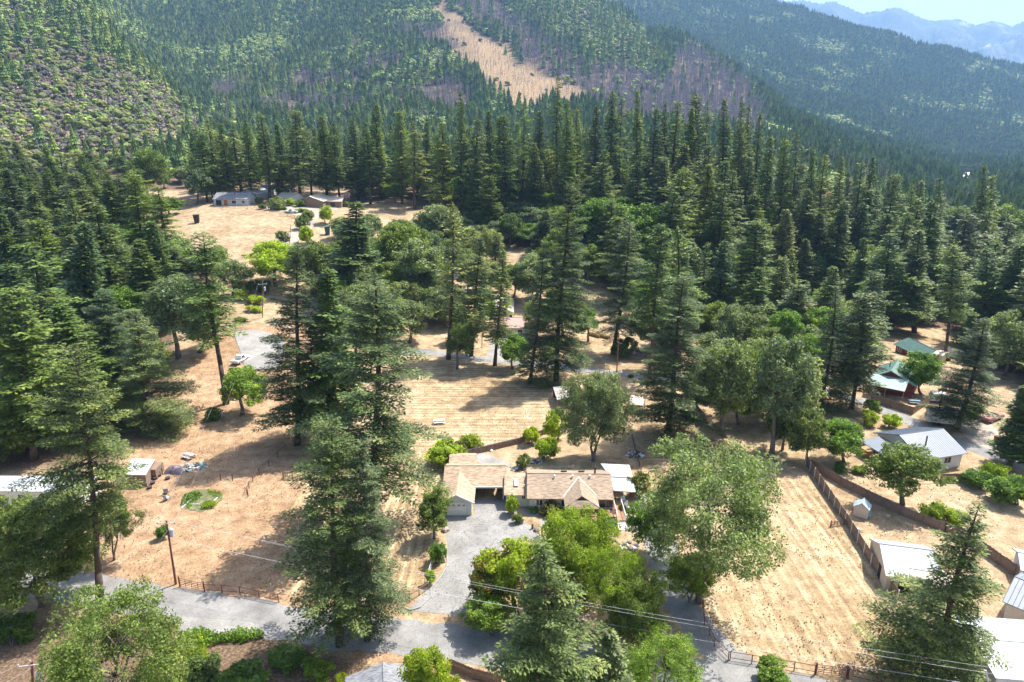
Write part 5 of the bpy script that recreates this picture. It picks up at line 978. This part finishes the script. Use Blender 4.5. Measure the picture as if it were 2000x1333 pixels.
def heap(label, px, py, w, n, cols, name='junk_heap', tarp=None):
    x, y, z = G(px, py); t = thing(name, label, 'junk heap', (x, y, z)); g = random.Random(px); ms = [paint('junk_%s' % i, c, .7) for i, c in enumerate(cols)]
    for k, m in enumerate(ms):
        b = MB()
        for i in range(n//len(ms)):
            a = g.uniform(0, 6.28); rr = g.random()**.6*w; s = g.uniform(.10, .34); b.M = XF(x+math.cos(a)*rr, y+math.sin(a)*rr*.7, z+g.uniform(0, .25)*(1-rr/w), g.uniform(0, 180)) @ Matrix.Rotation(g.uniform(-.5, .5), 4, 'X'); b.box(-s, -s*.5, 0, s, s*.5, s*g.uniform(.3, .9))
        tag(b.build('scraps', m, t), kind='stuff')
    if tarp:
        b = MB(XF(x-tarp[0], y, z)); g = random.Random(3); N_ = 9
        vs = [(-1.6+3.2*i/N_, -1.0+2*j/N_, max(0, 1.15*math.sin(math.pi*i/N_)**.5*math.sin(math.pi*j/N_)**.5+g.uniform(-.12, .12))) for i in range(N_+1) for j in range(N_+1)]
        b.add(vs, [(i*(N_+1)+j, (i+1)*(N_+1)+j, (i+1)*(N_+1)+j+1, i*(N_+1)+j+1) for i in range(N_) for j in range(N_)]); b.build('tarpaulin', paint('maroon_grey_tarp', (.26, .20, .24), .7, .6, 1.2), t)
heap('scattered junk heap with pale and dark scraps in the dirt field', 378, 914, 2.4, 110, [(.62, .6, .6), (.12, .10, .12), (.30, .18, .14), (.15, .45, .38)])
heap('tarp-covered pile left of the scattered junk heap', 342, 924, 1.5, 30, [(.5, .5, .52), (.12, .08, .1)], 'covered_pile', (0,))
heap('log and brush pile beside the red power pole', 1248, 690, 5.0, 160, [(.26, .17, .12), (.34, .24, .17), (.16, .10, .08)], 'brush_pile'); heap('garden clutter on the back path behind the house', 1010, 918, 1.3, 30, [(.6, .6, .62), (.14, .13, .14)], 'patio_clutter')
heap('pots and stones around the foot of the deck stairs', 1222, 1022, 2.0, 60, [(.45, .2, .13), (.5, .48, .45), (.2, .1, .09)], 'garden_clutter'); heap('pale stones beside the front lawn ring', 1232, 1072, 1.6, 24, [(.6, .57, .55), (.4, .37, .35)], 'stone_pile'); heap('old parts heaped along the fenced yard beside the dark fir', 1239, 890, 1.7, 50, [(.35, .38, .42), (.12, .13, .16)], 'yard_clutter')
heap('dark gear stacked behind the conical shrub', 1046, 905, 1.2, 26, [(.06, .07, .09), (.3, .32, .36)], 'stored_gear'); heap('pale scraps by the long board fence', 1672, 1040, 1.0, 20, [(.6, .6, .58), (.3, .22, .18)], 'scrap_pile'); heap('belongings beside the white garden shed', 1862, 694, 2.0, 40, [(.6, .6, .6), (.3, .1, .1), (.1, .12, .2)], 'shed_clutter')
for i, (a, c, l) in enumerate([((1168, 658), (1190, 664), 'thick mossy log lying beyond the back road'), ((1150, 655), (1172, 661), 'second mossy log end to end with the first')]):
    p, q = G(*a), G(*c); b = MB(); b.tube((p[0], p[1], p[2]+.5), (q[0], q[1], q[2]+.5), .6, .5, 9); tag(b.build('fallen_log', paint('mossy_log', (.34, .24, .08), .95, .4, 2)), l, 'log')
for i, (px, py) in enumerate([(293, 957), (299, 947), (304, 939), (311, 931), (328, 937)]):
    p = G(px, py); b = MB(); b.tube((p[0], p[1], 0), (p[0], p[1], .38), .34, .40, 10); b.tube((p[0], p[1], .38), (p[0], p[1], .385), .36, .3, 10)
    tag(b.build('plant_tub', paint('dark_tub', (.06, .045, .06), .7)), ['lowest dark tub in the slanting row beside the flat shed', 'second lowest dark tub of the slanting row', 'second highest dark tub of the slanting row', 'highest dark tub of the slanting row near the pile', 'lone dark tub in front of the covered pile'][i], 'tub', 'dark tubs beside the flat shed' if i < 4 else None)
def chair(label, px, py, deg, m):
    x, y, z = G(px, py); t = thing('lawn_chair', label, 'chair', (x, y, z)); M = XF(x, y, z, deg); MB(M).box(-.35, -.35, .38, .35, .35, .46).build('seat', m, t); MB(M).hexa([(-.35, .3, .46), (.35, .3, .46), (.35, .37, .46), (-.35, .37, .46)], [(-.35, .5, 1.1), (.35, .5, 1.1), (.35, .57, 1.1), (-.35, .57, 1.1)]).build('backrest', m, t)
    for a in (-.3, .3):
        for c in (-.3, .3): MB(M).tube((a, c, 0), (a, c, .38), .03, .03, 4).build('leg', DARKM, t)
chair('faded grey lawn chair on the bare dirt', 326, 966, 200, paint('faded_blue_grey', (.30, .36, .42), .7)); chair('second grey lawn chair just below the first', 327, 978, 160, paint('faded_blue_grey', (.30, .36, .42), .7))
# raised green garden patch
gp = [(352, 992), (356, 972), (378, 960), (412, 958), (436, 964), (434, 980), (418, 992), (395, 1002), (370, 1000)]
sheet('garden_lawn', gp, paint('green_turf', (.17, .18, .08), .95, .55, 1.2), .05)
def bed(label, poly, nq, m, h=.45, name='vegetable_bed'):
    pts = [G(*p)[:2] for p in poly]; mn, mx = np.min(pts, 0), np.max(pts, 0); g = np.random.default_rng(9); q = g.uniform(mn, mx, (nq, 2)); ok = inpoly(q[:, 0], q[:, 1], [tuple(p) for p in pts]); q = q[ok]; n = len(q)
    c = np.column_stack([q, ground(q[:, 0], q[:, 1])+g.uniform(.05, h, n)]); u = unit(g.normal(0, 1, (n, 3))+[0, 0, .6])*.16; w = unit(np.cross(u, g.normal(0, 1, (n, 3))))*.09
    V, Fq = diamonds(c, u, w); tag(link(name, V, Fq, m), kind='stuff')
bed('', [(354, 990), (360, 970), (385, 962), (398, 968), (378, 985), (372, 996)], 900, L_MID, .3); bed('', [(392, 1000), (400, 988), (425, 984), (420, 994)], 500, L_GRN, .8); bed('', [(405, 960), (436, 965), (430, 975), (405, 968)], 300, L_GRN, .4)
bed('', [(350, 1250), (390, 1238), (430, 1246), (470, 1236), (512, 1240), (520, 1250), (480, 1262), (430, 1258), (400, 1275), (405, 1320), (375, 1310), (365, 1270)], 9000, L_MID, .9, 'ivy_bank'); bed('', [(352, 1262), (395, 1250), (410, 1290), (400, 1330), (370, 1333)], 2600, L_GRN, 1.2, 'ivy_bank')
for a, c, l in [((356, 996), (378, 974), 'white pipe on the left edge of the green garden patch'), ((412, 988), (425, 975), 'white pipe on the right edge of the green garden patch'), ((372, 988), (390, 990), 'grey plank along the front of the green garden patch')]:
    p, q = G(*a), G(*c); b = MB(); b.tube((p[0], p[1], .14), (q[0], q[1], .14), .07, .07, 6); b.tube((p[0], p[1], .0), (p[0], p[1], .2), .08, .08, 6); tag(b.build('garden_pipe', W_WHITE), l, 'pipe')
# arbour, lawn ring, boulder, hydrant-like stump, flags, kerbs
x, y, z = G(1068, 1052); ar = thing('garden_arbour', 'brown arbour with pale slatted top beside the driveway', 'arbour', (x, y, z))
for a in (-.7, .7):
    for c in (-.5, .5): b = MB(XF(x, y, 0)); post(b, a, c, 0, 2.1, .06); b.build('post', RUSTM, ar)
b = MB(XF(x, y, 0))
for i in range(6): b.box(-.95, -.6+i*.23, 2.1, .95, -.5+i*.23, 2.2)
b.build('slats', R_WHITE, ar)
x, y, z = G(1180, 1072); b = MB(); b.M = XF(x, y, 0); n = 28
for i in range(n): a0, a1 = 2*math.pi*i/n, 2*math.pi*(i+1)/n; b.tube((2.3*math.cos(a0), 2.0*math.sin(a0), .06), (2.3*math.cos(a1), 2.0*math.sin(a1), .06), .09, .09, 4)
tag(b.build('lawn_ring', DARKM), 'dark round edging ring on the front lawn', 'garden edging')
for px, py, s, l, m in [(1047, 1040, .45, 'dark boulder at the lawn edge by the arbour', paint('dark_rock', (.16, .13, .12), .9, .4, 3)), (870, 1040, .6, 'pinkish boulder left of the garage', paint('pink_rock', (.45, .33, .28), .9, .3, 3)), (960, 883, .35, 'white stone in the back garden', W_WHITE)]:
    x, y, z = G(px, py); b = MB(XF(x, y, z)); g = random.Random(px); bm_ = 7
    vs = [(s*math.cos(k*6.283/8)*math.sin(t_i)*g.uniform(.8, 1.15), s*math.sin(k*6.283/8)*math.sin(t_i)*g.uniform(.8, 1.15), s*.75*math.cos(t_i)+s*.3) for t_i in (.4, 1.0, 1.7, 2.3) for k in range(8)]
    b.add(vs, [(i*8+k, (i+1)*8+k, (i+1)*8+(k+1) % 8, i*8+(k+1) % 8) for i in range(3) for k in range(8)]+[tuple(range(8)), tuple(range(31, 23, -1))]); tag(b.build('boulder', m, None), l, 'boulder')
x, y, z = G(1040, 1036); b = MB(); b.tube((x, y, 0), (x, y, .9), .18, .15, 8); tag(b.build('tree_stump', W_WOOD), 'short stump beside the dark boulder', 'stump')
def flag(label, x, y, zb, h, m_=None):
    t = thing('flag', label, 'flag', (x, y, zb)); MB().tube((x, y, zb), (x+.15, y-.35, zb+h), .03, .025, 6).build('flagpole', R_WHITE, t); red = paint('flag_red', (.5, .04, .05), .8); wh = W_WHITE
    b1, b2 = MB(), MB()
    for i in range(7):
        x0 = x+.12-.0; z1 = zb+h-.1-i*.12; pts = [(x0+.14*k, y-.33+.05*math.sin(k*1.3), z1-.05*k*.9) for k in range(8)]
        for k in range(7):
            q, s = pts[k], pts[k+1]; (b1 if i % 2 == 0 else b2).add([q, s, (s[0], s[1], s[2]-.12), (q[0], q[1], q[2]-.12), (q[0], q[1]+.01, q[2]), (s[0], s[1]+.01, s[2]), (s[0], s[1]+.01, s[2]-.12), (q[0], q[1]+.01, q[2]-.12)], [(0, 1, 2, 3), (7, 6, 5, 4)])
    b1.build('red_stripes', red, t); b2.build('white_stripes', wh, t); MB().box(x+.1, y-.36, zb+h-.52, x+.5, y-.27, zb+h-.08).build('canton', paint('flag_blue', (.03, .05, .22), .8), t)
flag('striped flag leaning from the deck railing', 14.3, 88.3, .8, 1.9); flag('striped flag at the left corner of the garage', -10.6, 89.3, 0, 2.6)
x, y, z = G(1196, 1003)
b = MB(); kp = gl((842, 1152), (862, 1130), (873, 1112), (874, 1090)); kq = gl((790, 1190), (802, 1197), (820, 1190), (842, 1170), (842, 1152))
for a, c in zip(kq[:-1], kq[1:]): b.tube((*a, .08), (*c, .08), .12, .12, 4)
for a, c in zip(kp[:-1], kp[1:]): b.tube((*a, .08), (*c, .08), .12, .12, 4)
tag(b.build('kerb', CONCM), kind='structure')
for px, py, l in [(1225, 1000, 'white plastic chair right of the deck stairs'), (1220, 985, 'pale garden seat under the patio roof edge')]: chair(l, px, py, 30, W_WHITE)
x, y, z = G(1233, 790)
# ---------------- woods on the mountainsides: beyond counting ----------------
import bmesh
def proto(name, vf, m, trunk=None, tm=None):
    V, Fq = vf; me = bpy.data.meshes.new(name)
    v = list(map(tuple, V)); f = [tuple(map(int, q)) for q in Fq]; n0 = len(f)
    if trunk: k = len(v); v += trunk.v; f += [tuple(i+k for i in q) for q in trunk.f]
    me.from_pydata(v, [], f); me.materials.append(m)
    if trunk: me.materials.append(tm); me.polygons.foreach_set('material_index', [0]*n0+[1]*(len(f)-n0))
    return bpy.data.objects.new(name, me)
def lowfir(seed, **k):
    tr, vf = conifer(seed, 26, 3.6, .12, 1.5, 6, .75, .4, .2, .8, .05, .95, limbs=False, **k); return tr, vf
def snag(seed):
    g = np.random.default_rng(seed); tr = MB(); H = 22; tr.tube((0, 0, 0), (g.normal(0, .4), 0, H), .42, .08, 4)
    for i in range(44):
        z = g.uniform(4, H*.97); a = g.uniform(0, 6.28); L = (1-z/H)*3.0*g.uniform(.4, 1)+.4
        tr.tube((0, 0, z), (math.cos(a)*L, math.sin(a)*L, z+g.normal(0, .4)), .13, .04, 3)
    return tr
def coll(name, objs):
    c = bpy.data.collections.new(name)
    for o in objs: c.objects.link(o)
    return c
def jagcone(seed, H=26., R=4.4, tiers=8, seg=11):
    g = np.random.default_rng(seed); V, Fq = [], []; lx, ly = g.normal(0, .3, 2)
    for k in range(tiers):
        t = k/tiers; z = H*(.10+.86*t); r = R*(1-t)**.85*g.uniform(.85, 1.12)+.25; n0 = len(V); up = H/tiers*1.45
        for j in range(seg*2):
            a = 6.2832*j/(seg*2)+k; q = r*(g.uniform(.88, 1.2) if j % 2 else g.uniform(.5, .72)); V.append((q*math.cos(a)+lx*t, q*math.sin(a)+ly*t, z+(g.uniform(-.5, .1) if j % 2 else .5)))
        V.append((lx*t, ly*t, min(z+up, H))); c = len(V)-1
        for j in range(seg*2): Fq.append((n0+j, n0+(j+1) % (seg*2), c, c))
    return V, [f[:3] for f in Fq]
def blobs(seed, H, R, n, r0, zlo=.3):
    g = np.random.default_rng(seed); V, Fq = [], []
    bm = bmesh.new(); bmesh.ops.create_icosphere(bm, subdivisions=2, radius=1); bv = np.array([v.co for v in bm.verts]); bf = [[v.index for v in f.verts] for f in bm.faces]; bm.free()
    for k in range(n):
        a = g.uniform(0, 6.28); q = R*.62*g.random()**.5; c = np.array([q*math.cos(a), q*math.sin(a), H*(zlo+(1-zlo-.2)*g.random()*(1-.5*q/R))]); r = r0*g.uniform(.7, 1.25)
        v = bv*(r*g.uniform(.72, 1.22, (len(bv), 1)))*[1, 1, .85]+c; n0 = len(V); V += [tuple(x) for x in v]; Fq += [tuple(i+n0 for i in f) for f in bf]
    return V, Fq
fp = []
for i, m in enumerate((L_FAR, L_FAR, L_FARO)):
    tb = MB(); tb.tube((0, 0, 0), (0, 0, 5), .35, .3, 5); fp.append(proto('wood_%d' % i, jagcone(200+i, H=24, R=(5.8, 4.8, 5.4)[i]), m, tb, BARK))
L_FO2 = leafmat('far_oak', (.15, .20, .06), (.27, .33, .10), .1, .3, .1)
fp.append(proto('wood_3', blobs(210, 12, 5.4, 9, 2.5), L_FARO)); fp.append(proto('wood_4', blobs(211, 11, 5.6, 10, 2.3), L_FO2))
sp_ = [proto('snag_%d' % i, (np.zeros((0, 3)), np.zeros((0, 4), int)), CHAR, snag(220+i), CHAR) for i in range(3)]
L_HB = leafmat('hill_bush', (.13, .15, .05), (.25, .26, .09), .1, .3, .1)
bp_ = [proto('bush_0', blobs(230, 5.5, 3.6, 6, 1.8, .15), L_HB), proto('bush_1', blobs(231, 5, 3.2, 6, 1.5, .15), L_BRUSH)]
def scatter(name, coll_, pts, scl, idx_, label):
    me = bpy.data.meshes.new(name); me.vertices.add(len(pts)); me.vertices.foreach_set('co', np.asarray(pts, np.float32).ravel())
    for n_, ty, d_ in (('scl', 'FLOAT', scl), ('idx', 'INT', idx_), ('rot', 'FLOAT', rng.uniform(0, 6.28, len(pts)))):
        a = me.attributes.new(n_, ty, 'POINT'); a.data.foreach_set('value', np.asarray(d_, np.float32 if ty == 'FLOAT' else np.int32))
    o = bpy.data.objects.new(name, me); C.objects.link(o); tag(o, None, None, None, 'stuff')
    ng = bpy.data.node_groups.new(name, 'GeometryNodeTree'); ng.interface.new_socket('Geometry', in_out='INPUT', socket_type='NodeSocketGeometry'); ng.interface.new_socket('Geometry', in_out='OUTPUT', socket_type='NodeSocketGeometry')
    nn = ng.nodes; gi = nn.new('NodeGroupInput'); go = nn.new('NodeGroupOutput'); ip = nn.new('GeometryNodeInstanceOnPoints'); ci = nn.new('GeometryNodeCollectionInfo')
    ci.inputs[0].default_value = coll_; ci.inputs[1].default_value = True; ci.inputs[2].default_value = True; ip.inputs['Pick Instance'].default_value = True
    def at(n_, ty): a = nn.new('GeometryNodeInputNamedAttribute'); a.data_type = ty; a.inputs[0].default_value = n_; return a.outputs[0]
    L = ng.links.new; L(gi.outputs[0], ip.inputs['Points']); L(ci.outputs[0], ip.inputs['Instance']); L(at('idx', 'INT'), ip.inputs['Instance Index']); L(at('scl', 'FLOAT'), ip.inputs['Scale'])
    cx = nn.new('ShaderNodeCombineXYZ'); L(at('rot', 'FLOAT'), cx.inputs[2]); L(cx.outputs[0], ip.inputs['Rotation']); L(ip.outputs[0], go.inputs[0])
    md = o.modifiers.new('scatter', 'NODES'); md.node_group = ng; print(name, len(pts)); return o
def cand(n, y0, y1, s):
    g = np.random.default_rng(s); Y = (g.uniform(0, 1, n)*(y1**2-y0**2)+y0**2)**.5; X = g.uniform(-1.0, .95, n)*Y; Z = ground(X, Y); px, py, d = proj(X, Y, Z); ok = (py > -60)
    return X[ok], Y[ok], Z[ok], px[ok]+(fbm(X[ok]/60, Y[ok]/60, 71, 3)-.45)*70, py[ok]+(fbm(X[ok]/60, Y[ok]/60, 72, 3)-.45)*50, g
A0 = cand(340000, 400, 4200, 301); A1 = cand(36000, 400, 1100, 302); k1 = A1[3] < 520
X, Y, Z, px, py = [np.concatenate([A0[i], A1[i][k1]]) for i in range(5)]; g = A0[5]; extra = np.concatenate([np.zeros(len(A0[0]), bool), np.ones(k1.sum(), bool)])
A_SCAR = [(835, -20), (870, 10), (965, 85), (1050, 138), (1165, 195), (1140, 228), (1050, 222), (965, 190), (920, 140), (875, 75), (840, 30)]
A_BURN = [(860, -10), (950, -10), (1020, 60), (1120, 110), (1250, 150), (1300, 165), (1440, 175), (1500, 230), (1480, 280), (1200, 250), (1130, 190), (1010, 110), (900, 20)]
A_GREY = [(1300, 95), (1370, 100), (1420, 130), (1470, 185), (1440, 200), (1310, 180)]
A_MIX = [(420, 130), (600, 120), (760, 60), (860, 50), (930, 150), (960, 250), (400, 280)]
A_LIGHT = [(1010, -10), (1190, -10), (1270, 75), (1310, 160), (1250, 150), (1120, 105), (1050, 60)]
A_LEFT = [(-200, -20), (190, -20), (235, 40), (300, 140), (380, 210), (470, 250), (300, 300), (-200, 420)]
ip_ = lambda A: inpoly(px, py, A)
n = len(X); r = g.random(n)
scar, burn, grey, mix, light, left = ip_(A_SCAR) & (Y > 600), ip_(A_BURN) & (Y > 600), ip_(A_GREY), ip_(A_MIX) & (Y > 700), ip_(A_LIGHT), ip_(A_LEFT) & (Y < 1100)
patch = fbm(X/110, Y/110, 80, 3)
right = (Y > 1900)
rx, ry, _d = proj(X, Y, Z); clear = (np.abs(rx-1884) < 24) & (ry > 342) & (ry < 376)
sn = (scar & (r < .45)) | (burn & (r < .9)) | (grey & (r < .9)) | (mix & ((r < .22) | (patch < .36)) ) | (left & (r < .16)) | (~(scar | burn | grey | mix | light | left) & (r < .04+.2*(patch < .30)))
bush = ~sn & ((left & (r < .78)) | (light & (r < .55)) | (scar & (r > .985)))
tree = (~extra | left) & ~(sn | bush | scar) & ~(left & (r > .90)) & ~((burn | grey) & (r < .96))
for k in (sn, bush, tree): k &= ~clear
dens = np.where(right, .75, .8); sn &= ~extra | left; bush &= ~extra | left; keep = g.random(n) < np.where(scar, .95, np.where(burn | grey, 1, dens))
bushes = bush & keep; trees = tree & keep; sn = sn & keep
P3 = lambda k: np.column_stack([X[k], Y[k], Z[k]-.5])
rnd = patch[trees]+g.normal(0, .09, trees.sum()); lt = light[trees]|(left[trees] & (g.random(trees.sum()) < .5))
ti = np.where(lt, np.where(g.random(len(lt)) < .75, 3+g.integers(0, 2, len(lt)), 2), np.where(rnd > .48, 3+g.integers(0, 2, len(lt)), g.integers(0, 3, len(lt))))
ts = np.where(ti >= 3, g.uniform(.9, 1.7, len(ti)), g.uniform(.8, 1.6, len(ti)))*np.where(lt & (ti >= 3), .8, 1)*np.where(right[trees], 1.15, 1.0)*np.clip((Y[trees]-200)/700, .6, 1)*.95
scatter('hillside_forest', coll('hill_trees', fp), P3(trees), ts, ti, '')
scatter('burnt_forest', coll('burnt_trees', sp_), P3(sn), g.uniform(.7, 1.3, sn.sum())*np.where(left[sn] | scar[sn], .5, 1), g.integers(0, 3, sn.sum()), '')
scatter('hillside_brush', coll('hill_bushes', bp_), P3(bushes), g.uniform(.7, 1.5, bushes.sum()), (g.random(bushes.sum()) < np.where(left[bushes], .62, .1)).astype(int), '')
# dry tufts and clods over the near fields
g = np.random.default_rng(5); ty = g.uniform(48, 300, 70000)**1.0; tx = g.uniform(-.8, .82, 70000)*ty; tz = ground(tx, ty); qx, qy, _d = proj(tx, ty, tz)
OPEN = [[(250, 880), (440, 640), (600, 640), (600, 900), (560, 1175), (215, 1130)], [(560, 1020), (620, 880), (858, 880), (862, 1040), (835, 1130), (770, 1185), (560, 1180)], [(800, 725), (1060, 725), (1080, 800), (1060, 845), (900, 880), (800, 880)], [(1440, 1100), (1490, 1000), (1540, 930), (1570, 925), (1740, 1180), (1770, 1330), (1460, 1285), (1370, 1190)], [(1250, 860), (1500, 860), (1530, 960), (1250, 990)], [(1640, 930), (1700, 980), (1850, 1060), (1990, 1150), (1990, 960), (1860, 955), (1700, 920)], [(300, 432), (370, 402), (560, 412), (590, 430), (560, 470), (500, 500), (450, 480)], [(1600, 960), (1700, 1000), (1840, 1050), (1700, 1060)], [(930, 900), (1060, 880), (1060, 900), (1020, 915)], [(1680, 800), (1790, 830), (1700, 850), (1640, 850)]]
ok = np.zeros(len(tx), bool)
for A in OPEN: ok |= inpoly(qx, qy, A)
ok &= fbm(tx/5, ty/5, 90, 3) > .36; tx, ty, tz = tx[ok], ty[ok], tz[ok]
def tuft(seed, n, h, w):
    g = np.random.default_rng(seed); d = unit(np.column_stack([g.normal(0, 1, n), g.normal(0, 1, n), g.uniform(.5, 1.6, n)])); L_ = g.uniform(.5, 1, (n, 1))*h; return diamonds(d*L_*.5, d*L_*.5, unit(np.cross(d, [0, 0, 1]))*w)
tp = [proto('tuft_0', tuft(1, 14, .17, .035), paint('straw_tuft', (.52, .41, .25), .9, .25)), proto('tuft_1', tuft(2, 14, .15, .035), paint('olive_tuft', (.27, .235, .12), .9, .3)), proto('tuft_2', tuft(3, 12, .20, .03), paint('brown_tuft', (.33, .23, .14), .9, .3))]
scatter('dry_grass', coll('tufts', tp), np.column_stack([tx, ty, tz]), g.uniform(.4, 1.25, len(tx)), g.choice(3, len(tx), p=[.86, .08, .06]), '')
# far range: trees on its crest and face
V = RV; i = g.integers(8, 46, 9000); j = g.integers(0, V.shape[1], 9000); q = V[i, j]+g.normal(0, 1, (9000, 3))*[12, 30, 0]; j2 = g.integers(0, V.shape[1]-1, 1400); f2 = g.random(1400)[:, None]; q2 = V[45, j2]*(1-f2)+V[45, j2+1]*f2-[0, 0, 3]
scatter('mountain_forest', bpy.data.collections['hill_trees'], np.concatenate([q2]), g.uniform(.7, 1.6, 1400), g.integers(0, 3, 1400), '')
rp_ = []
for j, k in enumerate(FIR[:5]):
    o = bpy.data.objects.new('rank_%d' % j, k.c); t_o = bpy.data.objects.new('rankt_%d' % j, k.t); rp_ += [o, t_o]
cr2 = coll('rank_crowns', rp_[0::2]); ct2 = coll('rank_trunks', rp_[1::2])
R2 = np.array(RANK2); ix = np.arange(len(R2)) % 5
scatter('belt_forest', cr2, R2[:, :3], R2[:, 3]/29, ix, '')
# ---------------- air ----------------
hb = MB().box(-7500, -600, -400, 9500, 14000, 2600); hz = hb.build('haze', None); hz.display_type = 'WIRE'
m = bpy.data.materials.new('haze'); m.use_nodes = True; t = m.node_tree; t.nodes.remove(t.nodes['Principled BSDF']); pv = t.nodes.new('ShaderNodeVolumePrincipled')
pv.inputs['Color'].default_value = (.34, .58, 1, 1); pv.inputs['Density'].default_value = 0.85e-4; pv.inputs['Anisotropy'].default_value = .2
t.links.new(pv.outputs[0], t.nodes['Material Output'].inputs['Volume']); hz.data.materials.append(m); tag(hz, kind='stuff')
